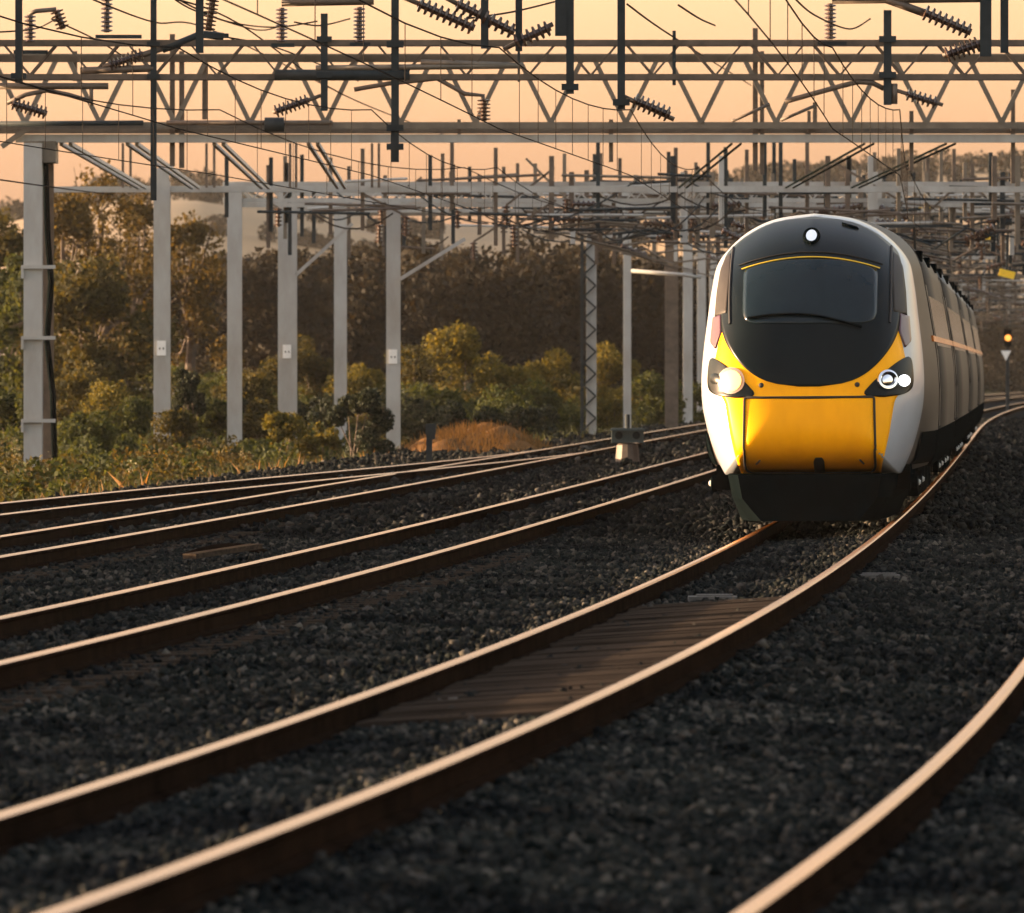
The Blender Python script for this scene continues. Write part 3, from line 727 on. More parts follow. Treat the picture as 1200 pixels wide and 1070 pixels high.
for xa in [-8.75, -7.45, -5.75, -3.9, 4.4, 7.0, 8.6]:
    mb = MB(); 
    for e in (-.09, .09): mb.bar((xa + e, Ya + .3, Z(168, Ya)), (xa + e - .25, Ya + 40.6, 6.22), .07 if xa < 0 else .035, .07 if xa < 0 else .035)
    mb.build('longitudinal_strut', M['pale'] if xa < -3 else M['under'], gA)
Yb = 208
gB, xl, xr = gantry(Yb, 'plain beam gantry on the pale column with a white plate beside the leafy bank', XL(190, Yb), 6.2, 'beam')
mb = MB(); mb.bar((XL(60, Yb), Yb, Z(222, Yb)), (xr, Yb, Z(222, Yb)), .24, .14); mb.build('crossbeam', M['pale'], gB)
mast(gB, XL(190, Yb), Yb, Z(213, Yb), .40, plate=Z(408, Yb)); mast(gB, xr, Yb, Z(213, Yb), .4)
for px_ in (144, 153, 242, 251, 340, 347, 436, 444): post(gB, px_, 168, 220, 3, Yb - .3, M['brown'])

def far_gantry(Y, label, pxl, seed, zb=6.25, style='lattice', w=.34, plate=None, group=None, mids=(), braces=(), h=.6, nposts=16, narm=18, pitch=1.1, mastmat=None):
    r = random.Random(seed)
    xl = XL(pxl, Y); root, xl, xr = gantry(Y, label, xl, zb, style, group=group)
    mb = MB(); tone = M['pale'] if r.random() < .4 else M['steel']
    if style == 'lattice': warren(mb, xl - .3, xr, Y, zb, zb + h, pitch, .055, .11, .0)
    else: mb.bar((xl - .5, Y, zb + .1), (xr, Y, zb + .1), .2, .12)
    mb.build('truss' if style == 'lattice' else 'crossbeam', tone, root)
    mast(root, xl, Y, zb + h, w, mastmat, plate); mast(root, xr, Y, zb + h, w)
    for px_, pl in mids: mast(root, XL(px_, Y), Y, zb + .05, .36, None, pl)
    for (a, b) in braces: MB().bar(at(*a, Y - .2), at(*b, Y - .2), .10, .09).build('knee_brace', M['pale'], root)
    for tr in range(4):
        off = TRACKS[tr][0]; xc = float(t2c(Y) + off(Y))
        for sg in (-1, 1):
            x = xc + sg * r.uniform(1.2, 1.9); zlow = r.uniform(4.9, 5.6)
            MB().box((x, Y - .22, (zlow + zb + h + .3) / 2), (.13, .13, zb + h + .3 - zlow)).build('drop_post', r.choice([M['dark'], M['steel'], M['pale'], M['brown']]), root)
            if r.random() < .75:
                zz = r.uniform(5.0, 5.9); pts = [(x, Y - .3, zz), (x - sg * .7, Y - .3, zz + r.uniform(-.05, .25)), (x - sg * 1.5, Y - .3, zz + r.uniform(-.3, .1))]
                o = MB().tube(pts, .035, 6).build('support_arm', r.choice([M['brown'], M['steel'], M['dark']]), root)
                MB().shed((x, Y - .3, zz + .25), (x - sg * .75, Y - .3, zz + .05 + r.uniform(-.2, .3)), .05, .11, 6, n=7).build('insulator', M['insul'], o)
        # main cantilever with steady arm to the contact wire
        zz = 5.35; sg = 1 if tr % 2 else -1
        o = MB().tube([(xc - sg * 1.4, Y - .3, zz), (xc - sg * .5, Y - .3, zz + .12), (xc + sg * .5, Y - .3, zz + .05)], .04, 6).build('support_arm', M['steel'], root)
        MB().tube([(xc - sg * 1.3, Y - .3, zz - .25), (xc + sg * .1, Y - .3, 4.82)], .025, 6).build('steady_arm', M['steel'], o)
    for k in range(nposts):
        x = r.uniform(xl + 1, xr - 1); zz = r.uniform(zb + h, zb + h + 1.1); dn = r.uniform(.2, 1.5)
        MB().box((x, Y + .15, (zb - dn + zz) / 2), (.1, .1, zz - zb + dn)).build('upright', r.choice([M['steel'], M['brown'], M['dark']]), root)
    for k in range(narm):
        x = r.uniform(xl + 1, xr - 2); zz = r.uniform(5.3, 6.9); L = r.uniform(1.2, 3.5)
        MB().tube([(x, Y - .5, zz), (x + L, Y - .5, zz + r.uniform(-.15, .15))], .04, 6).build('tie_rod', r.choice([M['pale'], M['steel'], M['brown'], M['dark'], M['dark']]), root)
    for k in range(5):
        x = r.uniform(xl + 1, xr - 2); a = r.choice([-1, 1]); z0 = zb + r.uniform(-.9, .1)
        m = MB().bar((x, Y - .6, z0), (x + a * r.uniform(.8, 1.8), Y - .6, z0 + r.uniform(.5, 1.1)), .06, .06); o = m.build('oblique_strut', r.choice([M['dark'], M['brown'], M['steel']]), root)
        MB().shed((x, Y - .6, z0), (x + a * .01, Y - .6, z0 - .5), .05, .11, 5, n=7).build('insulator', M['insul'], o)
    for k in range(7):
        x = r.uniform(xl + 1, xr - 2); L = r.uniform(.8, 2.6); za, zc = r.uniform(5.2, 6.6), r.uniform(5.2, 6.6); sg_ = r.uniform(.15, .5)
        MB().tube([(x + L * t, Y - .7, za + (zc - za) * t - 4 * sg_ * t * (1 - t)) for t in np.linspace(0, 1, 8)], .022, 5).build('jumper', r.choice([M['dark'], M['wire']]), root)
    return root
HZ = 'lattice gantry lost in the hazy tangle of steelwork beyond the train'
far_gantry(212, 'beam gantry crowded with drop posts close behind the plain beam gantry', 191, 71, 6.2, 'beam', .3, nposts=22, narm=22)
far_gantry(223, 'lattice gantry crowded with arms close behind the slim second column', 276, 72, 6.1, 'lattice', .28, nposts=22, narm=22, h=.4, pitch=.8)
far_gantry(236, 'lattice gantry crowded with arms close behind the broad braced column', 338, 73, 6.2, 'lattice', .34, nposts=20, narm=20, h=.45, pitch=.8)
far_gantry(217, 'gantry on two pale columns, a bush-side one and one with a white plate and brace', 275, 31, 6.1, 'lattice', .37, None, None, [(461, Z(418, 217))], [((469, 327), (545, 280))], h=.42, pitch=.75)
far_gantry(227, 'gantry on the broad pale column with white plate and brace beside the leafy shrub', 337, 32, 6.2, 'beam', .50, Z(412, 227), None, (), [((347, 322), (413, 262))])
far_gantry(244, 'gantry on the pale column rising behind the dark round bush', 399, 33, 6.25, 'lattice', .36, None, None, (), (), h=.4, pitch=.8)
far_gantry(262, 'gantry on the slim plain mast between the lattice mast and the signal', 735, 34, 6.2, 'lattice', .24)
g = far_gantry(282, 'gantry on the dark brown mast nearest the train', 787, 35, 6.2, 'lattice', .44, mastmat=M['brown'])
arm(g, [(735, 317), (800, 322), (822, 325)], 281, .06, None, M['pale'])
for i, (Y, px_) in enumerate([(305, 806), (335, 822), (368, 836), (405, 850), (450, 862), (500, 885), (560, 905), (625, 925), (700, 950)]):
    far_gantry(Y, HZ, px_, 50 + i, 6.2, 'lattice', .34, None, 'gantries in the hazy tangle beyond the train', nposts=20, narm=20)
# lattice mast (two legs and zigzag lacing) that stands on its own
Yl = 250
lm = empty('lattice_mast', (XL(690, Yl), Yl, -.5), 'tall lattice mast with dark zigzag lacing at the track side', 'mast')
mb = MB(); mb.box((XL(693, Yl), Yl, Z(392, Yl)), (.30, .10, Z(268, Yl) - Z(520, Yl))); mb.build('column', M['pale'], lm)
mb = MB(); zz0, zz1 = Z(516, Yl), Z(270, Yl); n = 19; xa, xb = XL(684, Yl), XL(698, Yl)
mb.box((XL(682, Yl), Yl - .1, (zz0 + zz1) / 2), (.09, .10, zz1 - zz0))
for k in range(n):
    a = zz0 + (zz1 - zz0) * k / n; b = zz0 + (zz1 - zz0) * (k + 1) / n
    mb.bar((xa if k % 2 else xb, Yl - .13, a), (xb if k % 2 else xa, Yl - .13, b), .05, .05)
mb.build('lacing', M['dark'], lm)
mb = MB(); mb.bar((XL(683, Yl), Yl + .1, Z(276, Yl)), (XL(860, Yl), Yl + .1, Z(276, Yl)), .12, .12); mb.build('crossarm', M['pale'], lm)

# yellow plates and signals seen through the tangle
for px_, py_, Y, w, h, lab in [(1150, 277, 240, .55, .22, 'tilted yellow plate hanging in the steelwork above the train side, largest one'), (1083, 243, 245, .36, .14, 'small yellow plate hanging high over the train roof'),
                          (1056, 262, 236, .38, .12, 'narrow yellow plate just above the train roof'), (1180, 321, 256, .46, .22, 'yellow plate hanging low in the steelwork beyond the train')]:
    c = at(px_, py_, Y); root = empty('hanging_plate', c, lab, 'plate', 'yellow hanging plates')
    MB().bar(c + Vector((-w / 2, 0, .06)), c + Vector((w / 2, 0, -.06)), .05, h).build('plate', M['yplate'], root)
    MB().box(c + Vector((0, .05, h / 2 + .5)), (.05, .05, 1.0)).build('hanger', M['dark'], root)
c = at(1181, 396, 400); root = empty('colour_light_signal', (c.x, c.y, -.3), 'signal with a glowing orange lamp over a pale triangle behind the train', 'signal')
MB().box((c.x, c.y + .2, 1.6), (.16, .16, 4.0)).build('post', M['dark'], root)
hd = MB().box((c.x, c.y, c.z), (.36, .3, .8)).build('signal_head', M['under'], root)
MB().tube([(c.x, c.y - .15, c.z), (c.x, c.y - .19, c.z)], .15, 14).build('lamp', M['signal'], hd)
t_ = at(1178, 416, 400); mb = MB(); mb.add([(t_.x - .24, t_.y - .6, t_.z + .2), (t_.x + .24, t_.y - .6, t_.z + .2), (t_.x, t_.y - .6, t_.z - .26), (t_.x - .24, t_.y - .56, t_.z + .2), (t_.x + .24, t_.y - .56, t_.z + .2), (t_.x, t_.y - .56, t_.z - .26)],
                 [(0, 2, 1), (3, 4, 5), (0, 1, 4, 3), (1, 2, 5, 4), (2, 0, 3, 5)]); mb.build('triangle_board', M['plate'], root)

# ------------------------------------------------------------------ overhead wires
SUP = [60, 105, 130, 167, 208, 262, 305, 335, 368, 405, 450, 500, 560, 625, 700]
WL = ['overhead line above the bare curving track', 'overhead line above the train', 'overhead line above the track next to the train', 'overhead line above the fourth track with the turnout', 'overhead line above the track by the verge']
for i in range(5):
    off = TRACKS[min(i, 4)][0]; root = empty('overhead_wire', (float(t2c(60) + off(60)), 60, 4.7), WL[i], 'wire', 'overhead lines')
    c = []; m = MB(); mm = MB(); ms = []
    for a, b in zip(SUP[:-1], SUP[1:]):
        for t in np.linspace(0, 1, 9)[:-1]:
            y = a + (b - a) * float(t); x = float(t2c(y) + off(y)); zg = .2 * math.sin(SUP.index(a) * math.pi + math.pi * .5)
            c.append((x + zg * (1 - 2 * t), y, 4.75)); zm = 5.75 - .55 * 4 * t * (1 - t) * ((b - a) / 60)
            ms.append((x + zg * (1 - 2 * t), y, zm))
            if .1 < t < .95: m.tube([(x + zg * (1 - 2 * t), y, 4.75), (x + zg * (1 - 2 * t), y, zm)], .005, 4)
    MB().tube(c, .008, 5).build('contact_wire', M['wire'], root); m.tube(ms, .010, 5); m.build('carrying_wire', M['wire'], root)
for i, (pts, lab) in enumerate([([(-40, 205, 120), (66, 220, 167), (130, 228, 208)], 'double feeder wire running to the banded twin column'),
                ([(100, -4, 105), (180, 26, 130), (250, 36, 150), (400, 110, 200)], 'slack feeder wire sagging past the tall dark post'),
                ([(196, -4, 105), (280, 28, 130), (400, 110, 167), (520, 158, 217)], 'slack feeder wire sagging toward the plate-bearing columns'),
                ([(202, -4, 108), (262, 24, 130), (320, 32, 131), (372, 25, 131)], 'jumper wire looping between the upright insulators'),
                ([(735, 5, 105), (790, 44, 130), (880, 100, 217)], 'slack wire falling from the post above the train'),
                ([(930, -3, 105), (955, 18, 120), (995, 34, 130), (1020, 22, 131)], 'jumper wire looping beside the lone upright insulator'),
                ([(60, 22, 130), (115, 48, 131), (150, 70, 140)], 'jumper wire dropping from the bent insulator arm'),
                ([(-10, 38, 118), (40, 34, 130), (66, 22, 130)], 'short wire running to the bent insulator arm'), ([(200, -4, 112), (232, 14, 130), (300, 35, 150), (330, 30, 131)], 'beaded wire sagging to the upright insulator in its middle'),
                ([(268, 44, 130), (330, 58, 140), (420, 95, 167)], 'slack wire falling from the thick dark arm'), ([(345, 26, 130), (375, 30, 131), (410, 22, 130)], 'jumper wire between the two close upright insulators'),
                ([(545, 22, 105), (600, 14, 112), (650, 2, 118)], 'thin wire rising beside the paired tension insulators'), ([(795, 6, 105), (820, 22, 115), (838, 30, 130)], 'short slack wire hanging beside the lone upright insulator')]):
    P = [at(*p) for p in pts]; P2 = [Vector(v) for v in spline([tuple(p) for p in P], 8, False)]
    o = MB().tube(P2, .013, 5).build('feeder_wire', M['wire']); tag(o, lab, 'wire', 'feeder wires')

# ------------------------------------------------------------------ vegetation
def leaves(centers, radii, n_each, size, flat=.0, squash=1.0):
    """leaf quads scattered through clumps -> (verts, faces)"""
    V = []
    for c, r, n in zip(centers, radii, n_each):
        d = rng.normal(size=(n, 3)); d /= np.linalg.norm(d, axis=1, keepdims=True)
        rr = r * rng.uniform(.15, 1, (n, 1)) ** .45
        p = np.asarray(c) + d * rr * np.array([1, 1, squash])
        a = rng.normal(size=(n, 3)); a /= np.linalg.norm(a, axis=1, keepdims=True)
        b = np.cross(a, rng.normal(size=(n, 3))); b /= np.linalg.norm(b, axis=1, keepdims=True)
        s = size * rng.uniform(.5, 1.3, (n, 1)); 
        q = np.stack([p - a * s, p + b * s * .55 + a * s * .1, p + a * s, p - b * s * .55 + a * s * .1], 1)
        V.append(q.reshape(-1, 3))
    V = np.concatenate(V); F = np.arange(len(V)).reshape(-1, 4)
    return V, F
L = {}
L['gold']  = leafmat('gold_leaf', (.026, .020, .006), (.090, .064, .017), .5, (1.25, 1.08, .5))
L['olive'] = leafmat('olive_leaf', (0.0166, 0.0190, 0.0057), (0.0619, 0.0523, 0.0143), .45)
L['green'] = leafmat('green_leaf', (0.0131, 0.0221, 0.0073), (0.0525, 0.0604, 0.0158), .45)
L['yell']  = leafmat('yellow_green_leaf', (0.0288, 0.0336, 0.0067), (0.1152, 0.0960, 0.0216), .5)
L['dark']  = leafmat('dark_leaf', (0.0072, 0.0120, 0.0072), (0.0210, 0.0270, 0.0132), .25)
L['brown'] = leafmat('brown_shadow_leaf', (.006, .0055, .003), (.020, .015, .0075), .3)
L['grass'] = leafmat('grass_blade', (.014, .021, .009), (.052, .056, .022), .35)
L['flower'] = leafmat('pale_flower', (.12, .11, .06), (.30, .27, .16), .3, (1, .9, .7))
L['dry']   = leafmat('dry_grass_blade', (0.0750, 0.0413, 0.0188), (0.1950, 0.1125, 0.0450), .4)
def tree(name, px_, ytop, Y, spread, label, leaf, n=4200, bare=.0, group='trees on the bank', size=.16, clumps=26, low=.15):
    x = XL(px_, Y); zt_ = Z(ytop, Y); zb_ = float(ground_z(np.array(x), np.array(Y))); H = zt_ - zb_
    root = empty(name, (x, Y, zb_), label, 'tree', group)
    cs = []; rs_ = []
    for k in range(clumps):
        a = rng.uniform(0, 2 * math.pi); h = rng.uniform(low, .97); wr = spread * math.sin(math.pi * min(1, .18 + h * .80)) ** .7 * rng.uniform(.15, 1)
        cs.append((x + wr * math.cos(a), Y + wr * math.sin(a), zb_ + H * h)); rs_.append(spread * rng.uniform(.18, .36))
    mb = MB(); pts = [(x, Y, zb_ - .2), (x + .1, Y, zb_ + H * .25), (x - .05, Y + .1, zb_ + H * .5), (x + .1, Y, zb_ + H * .82)]
    mb.tube(pts, [.035 * H, .026 * H, .017 * H, .006 * H], 7)
    for c in cs[:14]:
        s = Vector((x, Y, zb_ + H * rng.uniform(.2, .5))); e = Vector(c); m_ = s.lerp(e, .5) + Vector((0, 0, -.05 * H))
        mb.tube([s, m_, e], [.010 * H, .007 * H, .003 * H], 5)
        for q in range(3):
            e2 = e + Vector(rng.normal(size=3) * spread * .25); mb.tube([m_.lerp(e, .6), e2], [.004 * H, .0015 * H], 4)
    mb.build('trunk', M['bark'], root)
    V, F = leaves(cs, rs_, [max(10, int(n * 1.8 / clumps))] * clumps, size * .7)
    np_mesh('crown', V, F, leaf, root, off=(x, Y, zb_)); return root
def shrub(px_, ytop, Y, spread, label, leaf, n=2600, size=.10, name='shrub', group='shrubs beyond the tracks', clumps=14):
    x = XL(px_, Y); zb_ = float(ground_z(np.array(x), np.array(Y))); H = Z(ytop, Y) - zb_
    root = empty(name, (x, Y, zb_), label, 'shrub', group); cs = []; rs_ = []
    for k in range(clumps):
        h = rng.uniform(.1, .88); a = rng.uniform(0, 2 * math.pi); w = spread * rng.uniform(0, 1) ** .6 * (1 - .55 * h ** 2)
        cs.append((x + w * math.cos(a), Y + w * math.sin(a), zb_ + H * h)); rs_.append(min(H * .3, spread * .42) * rng.uniform(.6, 1.1))
    mb = MB()
    for c in cs[:8]: mb.tube([(x + rng.uniform(-.2, .2), Y, zb_ - .1), c], [.03, .008], 5)
    mb.build('stem', M['bark'], root)
    V, F = leaves(cs, rs_, [int(n * 2 / clumps)] * clumps, size * .66)
    np_mesh('foliage', V, F, leaf, root, off=(x, Y, zb_)); return root
tree('tree', -8, 250, 285, 2.6, 'dense tree at the edge beside the banded twin column', L['olive'], 5200)
tree('tree', 72, 232, 300, 2.3, 'golden tree showing just behind the banded twin column', L['gold'], 3000)
tree('tree', 118, 206, 310, 2.6, 'tallest golden tree with open limbs against the sky', L['gold'], 2100, clumps=30)
tree('tree', 160, 232, 318, 2.4, 'thin golden tree leaning over beside the plain beam column', L['gold'], 2400)
tree('tree', 222, 242, 320, 2.2, 'golden brown tree between the first two pale columns', L['gold'], 3000)
tree('tree', 20, 305, 268, 2.4, 'shadowed green tree low behind the twin column', L['green'], 5200, low=.05)
tree('tree', 100, 318, 262, 2.6, 'dark low tree between the twin column and the plain beam column', L['olive'], 6000, low=.05)
tree('tree', 150, 300, 330, 2.8, 'brown tree filling the gap under the golden trees', L['brown'], 5200, low=.05)
tree('tree', 50, 290, 340, 3.0, 'brown shaded tree behind the twin column', L['brown'], 5200, low=.05)
# far wood: one mass
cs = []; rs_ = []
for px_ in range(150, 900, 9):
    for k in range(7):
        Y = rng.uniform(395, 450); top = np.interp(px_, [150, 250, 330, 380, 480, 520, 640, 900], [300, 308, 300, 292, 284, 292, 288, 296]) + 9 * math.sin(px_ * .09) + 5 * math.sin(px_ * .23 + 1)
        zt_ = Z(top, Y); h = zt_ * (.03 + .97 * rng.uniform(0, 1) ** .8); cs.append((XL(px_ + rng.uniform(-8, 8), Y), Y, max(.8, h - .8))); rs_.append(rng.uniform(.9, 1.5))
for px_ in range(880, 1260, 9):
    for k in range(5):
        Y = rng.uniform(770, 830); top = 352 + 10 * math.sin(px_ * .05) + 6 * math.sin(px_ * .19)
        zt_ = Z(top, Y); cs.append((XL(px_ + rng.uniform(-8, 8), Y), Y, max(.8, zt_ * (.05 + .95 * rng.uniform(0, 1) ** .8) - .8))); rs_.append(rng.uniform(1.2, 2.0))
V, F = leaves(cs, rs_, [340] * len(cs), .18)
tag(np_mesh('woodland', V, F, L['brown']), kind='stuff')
# hedges and copses on the hill
cs = []; rs_ = []
for px_ in list(np.arange(-20, 260, 5)) + list(np.arange(690, 1230, 6)):
    Y = rng.uniform(1480, 1600); x = XL(px_, Y)
    zt_ = float(np.interp(x, [-100, -70, -52, -25, 0, 12, 25, 50, 90, 200], [27, 34, 35, 29, 27, 27.5, 33, 37, 39, 36]))
    cs.append((x, Y, zt_ * .97 + rng.uniform(.0, 1.2))); rs_.append(rng.uniform(1.5, 3.2))
for k in range(330):
    px_ = rng.choice([rng.uniform(225, 520), rng.uniform(640, 1210), rng.uniform(640, 1210)]); t = rng.choice([.10, .22, .34, .5, .7]); Y = 1150 + 450 * t; x = XL(px_, Y)
    zt_ = float(np.interp(x, [-100, -70, -52, -25, 0, 12, 25, 50, 90, 200], [27, 34, 35, 29, 27, 27.5, 33, 37, 39, 36])) * math.sin(t * math.pi / 2)
    cs.append((x, Y, zt_ + 1.0)); rs_.append(rng.uniform(1.2, 2.6))
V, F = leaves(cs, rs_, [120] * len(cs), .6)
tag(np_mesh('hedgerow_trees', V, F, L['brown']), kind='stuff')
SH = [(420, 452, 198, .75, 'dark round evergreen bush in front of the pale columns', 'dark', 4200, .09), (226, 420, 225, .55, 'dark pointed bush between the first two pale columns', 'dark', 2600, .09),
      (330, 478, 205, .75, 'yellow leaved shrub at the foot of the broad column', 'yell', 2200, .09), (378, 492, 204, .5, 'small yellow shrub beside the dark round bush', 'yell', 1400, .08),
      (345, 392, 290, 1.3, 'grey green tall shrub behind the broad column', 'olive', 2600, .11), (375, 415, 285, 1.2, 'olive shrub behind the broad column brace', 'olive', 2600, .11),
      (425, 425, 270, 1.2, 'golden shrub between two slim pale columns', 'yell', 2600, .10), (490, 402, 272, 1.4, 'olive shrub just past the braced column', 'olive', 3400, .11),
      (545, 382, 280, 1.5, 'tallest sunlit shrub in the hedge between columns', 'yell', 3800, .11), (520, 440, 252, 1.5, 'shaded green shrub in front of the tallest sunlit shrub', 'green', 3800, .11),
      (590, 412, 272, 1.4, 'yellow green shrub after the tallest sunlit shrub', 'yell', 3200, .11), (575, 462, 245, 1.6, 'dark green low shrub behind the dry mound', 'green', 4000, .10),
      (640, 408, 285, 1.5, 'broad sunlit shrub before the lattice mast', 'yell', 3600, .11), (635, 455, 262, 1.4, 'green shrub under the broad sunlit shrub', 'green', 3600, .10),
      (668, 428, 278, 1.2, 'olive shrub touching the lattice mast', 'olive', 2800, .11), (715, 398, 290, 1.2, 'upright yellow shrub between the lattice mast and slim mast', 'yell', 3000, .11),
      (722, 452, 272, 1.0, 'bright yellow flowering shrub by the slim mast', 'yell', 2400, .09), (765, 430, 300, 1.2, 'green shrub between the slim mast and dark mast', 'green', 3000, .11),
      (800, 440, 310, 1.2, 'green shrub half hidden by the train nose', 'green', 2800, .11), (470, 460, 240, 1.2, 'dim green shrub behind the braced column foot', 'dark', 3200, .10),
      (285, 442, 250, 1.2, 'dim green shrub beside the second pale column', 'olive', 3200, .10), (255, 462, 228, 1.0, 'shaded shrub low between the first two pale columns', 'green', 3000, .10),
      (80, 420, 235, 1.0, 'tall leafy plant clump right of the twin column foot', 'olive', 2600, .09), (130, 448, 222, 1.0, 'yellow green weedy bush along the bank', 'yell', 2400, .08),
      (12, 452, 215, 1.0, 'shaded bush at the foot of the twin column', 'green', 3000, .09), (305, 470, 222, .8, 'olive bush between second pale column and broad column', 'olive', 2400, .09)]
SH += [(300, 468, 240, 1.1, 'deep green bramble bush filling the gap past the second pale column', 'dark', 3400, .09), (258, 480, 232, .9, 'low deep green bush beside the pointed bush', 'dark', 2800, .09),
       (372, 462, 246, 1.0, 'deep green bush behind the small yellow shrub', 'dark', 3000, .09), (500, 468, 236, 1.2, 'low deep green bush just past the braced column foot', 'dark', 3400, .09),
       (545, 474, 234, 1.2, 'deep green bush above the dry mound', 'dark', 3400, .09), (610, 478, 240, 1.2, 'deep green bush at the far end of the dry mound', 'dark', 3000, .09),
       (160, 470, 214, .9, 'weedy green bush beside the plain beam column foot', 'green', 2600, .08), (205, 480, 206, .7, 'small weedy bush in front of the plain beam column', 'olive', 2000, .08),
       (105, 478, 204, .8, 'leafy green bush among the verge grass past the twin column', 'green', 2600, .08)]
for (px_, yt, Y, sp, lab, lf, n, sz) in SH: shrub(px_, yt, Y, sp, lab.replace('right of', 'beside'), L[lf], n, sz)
# undergrowth, weeds and grass: uncountable
def blades(name, n, region, hmin, hmax, w, lm_):
    Y = rng.uniform(region[0], region[1], n); u = -rng.uniform(region[2], region[3], n); X = t2c(Y) + u
    ok = np.abs(X) < .066 * Y + 1; X, Y, u = X[ok], Y[ok], u[ok]; n = len(X)
    Zg = np.where(u > -13.6, bed_z(u, Y), ground_z(X, Y)) - .03
    patchy = .55 + .45 * np.sin(X * 1.7 + Y * .31) * np.sin(Y * .17 + X * .6)
    h = rng.uniform(hmin, hmax, n) * (.4 + .9 * patchy); a = rng.uniform(0, 6.283, n); lean = rng.normal(0, .28, (n, 2)) * h[:, None]
    dx, dy = np.cos(a) * w, np.sin(a) * w
    b0 = np.stack([X - dx, Y - dy, Zg], 1); b1 = np.stack([X + dx, Y + dy, Zg], 1)
    m = np.stack([X + lean[:, 0] * .4, Y + lean[:, 1] * .4, Zg + h * .6], 1); t = np.stack([X + lean[:, 0], Y + lean[:, 1], Zg + h], 1)
    d = np.stack([dx * .7, dy * .7, 0 * dx], 1)
    V = np.stack([b0, b1, m + d, t, m - d], 1).reshape(-1, 3)
    F = np.arange(n)[:, None] * 5 + np.arange(5)[None]
    return tag(np_mesh(name, V, F, lm_), kind='stuff')
blades('grass', 95000, (95, 260, 12.9, 26), .10, .48, .012, L['grass'])
blades('grass', 2600, (95, 230, 12.6, 16), .1, .42, .022, L['dry'])
blades('grass', 30000, (207, 360, 10.4, 42), .1, .4, .018, L['grass'])
blades('grass', 7000, (285, 345, 19, 36), .12, .42, .02, L['yell'])
cs = []; rs_ = []
for k in range(1500):
    Y = rng.uniform(115, 330); X = float(t2c(Y)) - rng.uniform(13.5, 14.0 + .14 * (Y - 90)); 
    if abs(X) > .066 * Y: continue
    zg = float(ground_z(np.array(X), np.array(Y))); r_ = rng.uniform(.14, .42); cs.append((X, Y, zg + r_ * rng.uniform(.5, 1.5))); rs_.append(r_)
k1 = len(cs) // 2; k2 = int(len(cs) * .82)
V, F = leaves(cs[:k1], rs_[:k1], [170] * k1, .07); tag(np_mesh('undergrowth', V, F, L['green']), kind='stuff')
fl = np.array(cs[k2::3]) + np.array([0, 0, .25]); V, F = leaves(list(fl), [.16] * len(fl), [26] * len(fl), .03); tag(np_mesh('flowering_weeds', V, F, L['flower']), kind='stuff')
V, F = leaves(cs[k2:], rs_[k2:], [120] * (len(cs) - k2), .05); tag(np_mesh('undergrowth', V, F, L['gold']), kind='stuff')
cs, rs_ = cs[:k2], rs_[:k2]
V, F = leaves(cs[k1:], rs_[k1:], [150] * (len(cs) - k1), .06); tag(np_mesh('undergrowth', V, F, L['olive']), kind='stuff')
# dry mound beside the turnout
mx, my = XL(560, 205), 205.0
n = 26; P = []; 
for i in range(n):
    for j in range(n):
        a, b = -1 + 2 * i / (n - 1), -1 + 2 * j / (n - 1); r_ = math.hypot(a, b)
        h = max(0, 1 - r_) ** .8 * (1.05 + .2 * math.sin(a * 9 + b * 4)) 
        P.append((mx + a * 2.6, my + b * 9, -.85 + 1.2 * max(0, 1 - r_ * r_) * (1 + .12 * math.sin(a * 7 + b * 4) + .08 * math.sin(b * 17 - a * 9))))
ii = np.arange(n - 1)[:, None] * n + np.arange(n - 1)[None]
tag(np_mesh('earth_mound', P, np.stack([ii, ii + n, ii + n + 1, ii + 1], -1).reshape(-1, 4), M['earth'], smooth=True), kind='structure')
mn = 5200; a = rng.uniform(-1, 1, (mn, 2)); r2 = (a ** 2).sum(1); a = a[r2 < .95]; r2 = r2[r2 < .95]
bx = mx + a[:, 0] * 2.6; by = my + a[:, 1] * 9; bz = -.87 + 1.2 * (1 - r2); h = rng.uniform(.08, .38, len(bx)) * rng.uniform(.5, 1, len(bx)); ln = rng.normal(0, .09, (len(bx), 2))
V = np.stack([np.stack([bx - .02, by, bz], 1), np.stack([bx + .02, by, bz], 1), np.stack([bx + ln[:, 0], by + ln[:, 1], bz + h], 1)], 1).reshape(-1, 3)
tag(np_mesh('dry_grass', V, np.arange(len(V)).reshape(-1, 3), L['dry']), kind='stuff')
# lit grassy track across the bank
pts_l = [(120, 449), (160, 452), (205, 457), (205, 440), (150, 436)]
o = sheet('path', lambda y: np.linspace(XL(140, y), XL(205, y), 8), np.linspace(285, 345, 12), lambda x, y: ground_z(x, y) + .06, M['path']); tag(o, kind='structure')

# ------------------------------------------------------------------ small trackside things
Ys = 176.0; x = XL(733, Ys) ; x = float(t2c(Ys)) - 6.12
s = empty('ground_signal', (x, Ys, -.18), 'squat dark ground signal with a stubby rod between the tracks', 'signal')
zb0 = -.18
cs_ = MB().tube([(x, Ys, zb0), (x, Ys, zb0 + .10), (x, Ys, zb0 + .42), (x, Ys, zb0 + .46)], [.26, .25, .22, .16], 12).build('pedestal', M['brown'], s)
hd = MB().box((x, Ys, zb0 + .62), (.66, .34, .30)).build('signal_head', M['teal'], s)
MB().box((x, Ys - .22, zb0 + .73), (.72, .10, .04)).build('hood', M['teal'], hd)
for e in (-.18, .18): MB().tube([(x + e, Ys - .17, zb0 + .62), (x + e, Ys - .20, zb0 + .62)], .08, 12).build('lens', M['glass'], hd)
MB().tube([(x, Ys, zb0 + .77), (x, Ys, zb0 + 1.05)], .05, 8).build('rod', M['dark'], s)
Yp = 172.0; xp = XL(503, Yp); p = empty('marker_post', (xp, Yp, -.6), 'short dark marker post at the edge of the dry grass', 'post')
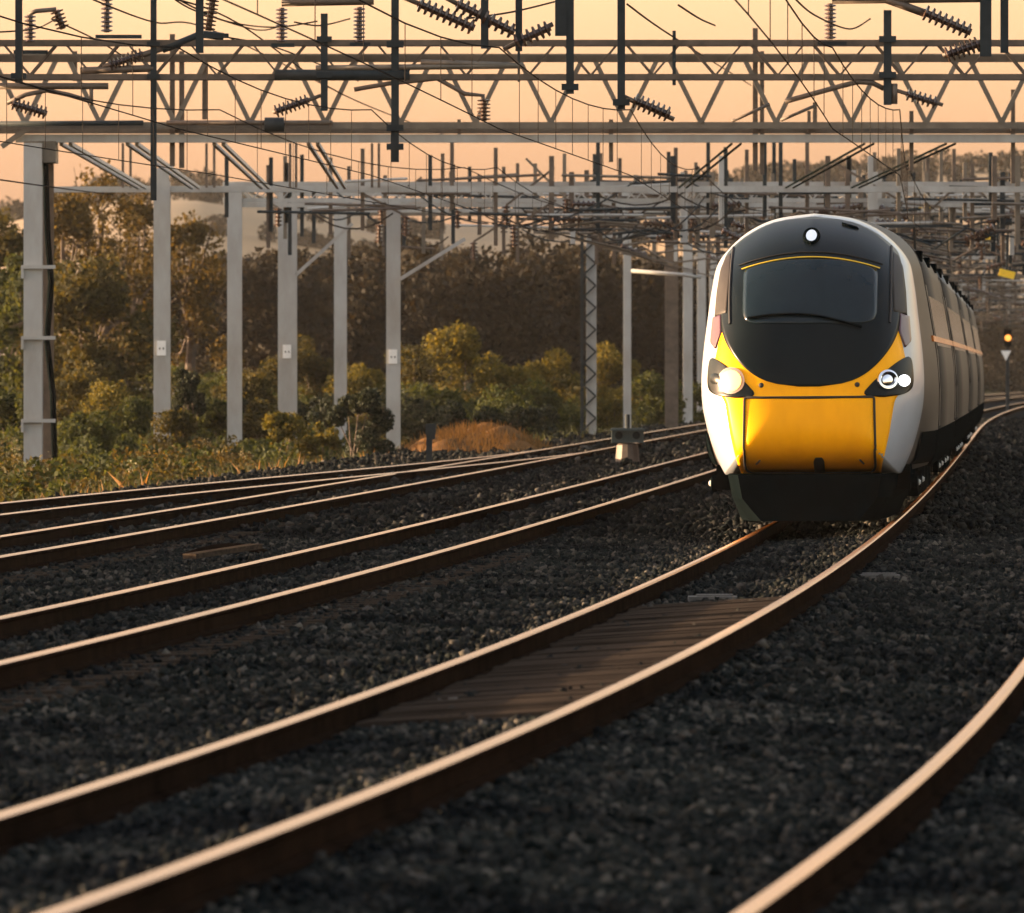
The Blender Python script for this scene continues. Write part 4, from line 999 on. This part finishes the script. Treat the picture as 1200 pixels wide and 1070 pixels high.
MB().box((xp, Yp, Z(522, Yp) - .15), (.12, .12, 1.05)).build('stake', M['dark'], p); MB().box((xp + .03, Yp - .02, Z(503, Yp)), (.20, .15, .22)).build('head', M['dark'], p)
MB().box((xp + .07, Yp, Z(512, Yp)), (.10, .20, .10)).build('bracket', M['dark'], p)
# bent rusty tube lying between tracks
Yq = 88.0; P = []
for px_, py_, dz in [(206, 652, .0), (222, 646, .05), (245, 637, .10), (270, 632, .11), (295, 631, .06), (312, 631, .0)]:
    xx = XL(px_, Yq); P.append((xx, Yq + (px_ - 206) * .02, -.17 + dz * 1.0))
o = MB().tube([Vector(v) for v in spline(P, 5, False)], .035, 8).build('rusty_pipe', M['rust']); tag(o, 'rusty bent length of pipe lying arched on the ballast between two tracks', 'pipe')
o = MB().bar(at(222, 652, 85), at(300, 640, 86), .16, .05).build('scrap_plank', M['sleeper']); tag(o, 'short brown plank lying under the bent pipe', 'plank')
for px_, py_, Yc, lab in [(835, 690, 70.5, 'grey concrete cable slab between the train track rails'), (1028, 675, 76.0, 'grey concrete cable slab on the ballast beside the train track')]:
    xc = XL(px_, Yc); zc = float(bed_z(np.array(xc - float(t2c(Yc))), np.array(Yc))) + .035
    mb = MB(); mb.box((xc, Yc, zc), (.40, .30, .05)); mb.box((xc + .02, Yc + .05, zc + .032), (.3, .16, .016)); o = mb.build('cable_slab', M['concrete']); tag(o, lab, 'slab', 'cable slabs')

# ------------------------------------------------------------------ light, air and camera
SUN_AZ, SUN_EL = R(-82), R(5.0)            # azimuth from the viewing direction (+Y), towards -X
w = bpy.data.worlds.new('World'); sc.world = w; w.use_nodes = True
nt = w.node_tree; bg = nt.nodes['Background']
sky = nt.nodes.new('ShaderNodeTexSky'); sky.sky_type = 'NISHITA'; sky.sun_disc = False
sky.sun_elevation = SUN_EL; sky.sun_rotation = SUN_AZ; sky.air_density = 1.55; sky.dust_density = 2.0; sky.ozone_density = 2.0
hs = nt.nodes.new('ShaderNodeHueSaturation'); hs.inputs['Saturation'].default_value = .70; hs.inputs['Value'].default_value = 1.0; mx_ = nt.nodes.new('ShaderNodeMixRGB'); mx_.blend_type = 'MULTIPLY'; mx_.inputs[0].default_value = 1; mx_.inputs[2].default_value = (1.0, .85, .86, 1)
nt.links.new(sky.outputs['Color'], hs.inputs['Color']); nt.links.new(hs.outputs['Color'], mx_.inputs[1]); nt.links.new(mx_.outputs['Color'], bg.inputs['Color']); bg.inputs['Strength'].default_value = .10
sl = bpy.data.lights.new('sun', 'SUN'); sl.energy = 2.4; sl.angle = R(.6); sl.color = (1.0, .68, .40)
so = bpy.data.objects.new('sun', sl); col.objects.link(so)
sv = Vector((math.sin(SUN_AZ) * math.cos(SUN_EL), math.cos(SUN_AZ) * math.cos(SUN_EL), math.sin(SUN_EL)))
so.rotation_euler = (-sv).to_track_quat('-Z', 'Y').to_euler()

HAZE = True
if HAZE:
    mb = MB(); x0, x1, y0, y1, z0, z1 = -3100, 3100, -310, 6600, -3, 46
    mb.box(((x0 + x1) / 2, (y0 + y1) / 2, (z0 + z1) / 2), (x1 - x0, y1 - y0, z1 - z0))
    m = bpy.data.materials.new('evening_haze'); m.use_nodes = True; n_ = m.node_tree.nodes
    for q in list(n_): n_.remove(q)
    out = n_.new('ShaderNodeOutputMaterial'); pv = n_.new('ShaderNodeVolumePrincipled')
    pv.inputs['Color'].default_value = (.95, .90, .82, 1); pv.inputs['Density'].default_value = .000036; pv.inputs['Anisotropy'].default_value = .5
    m.node_tree.links.new(pv.outputs[0], out.inputs['Volume'])
    o = mb.build('haze', m); tag(o, kind='stuff')

cd = bpy.data.cameras.new('camera'); cam = bpy.data.objects.new('camera', cd); col.objects.link(cam)
cam.location = (0, 0, CAM_H); cam.rotation_euler = (R(90), 0, 0)
cd.sensor_fit = 'HORIZONTAL'; cd.sensor_width = 36; cd.lens = FPX / 1200 * 36
cd.shift_y = -(535 - HY) / 1200; cd.clip_start = .5; cd.clip_end = 20000
cd.dof.use_dof = True; cd.dof.focus_distance = 97; cd.dof.aperture_fstop = 8.0
sc.camera = cam
sc.view_settings.view_transform = 'Standard'; sc.view_settings.look = 'None'; sc.view_settings.gamma = 1
sc.view_settings.exposure = 3.52
sc.cycles.max_bounces = 8; sc.cycles.volume_bounces = 1; sc.cycles.transparent_max_bounces = 8
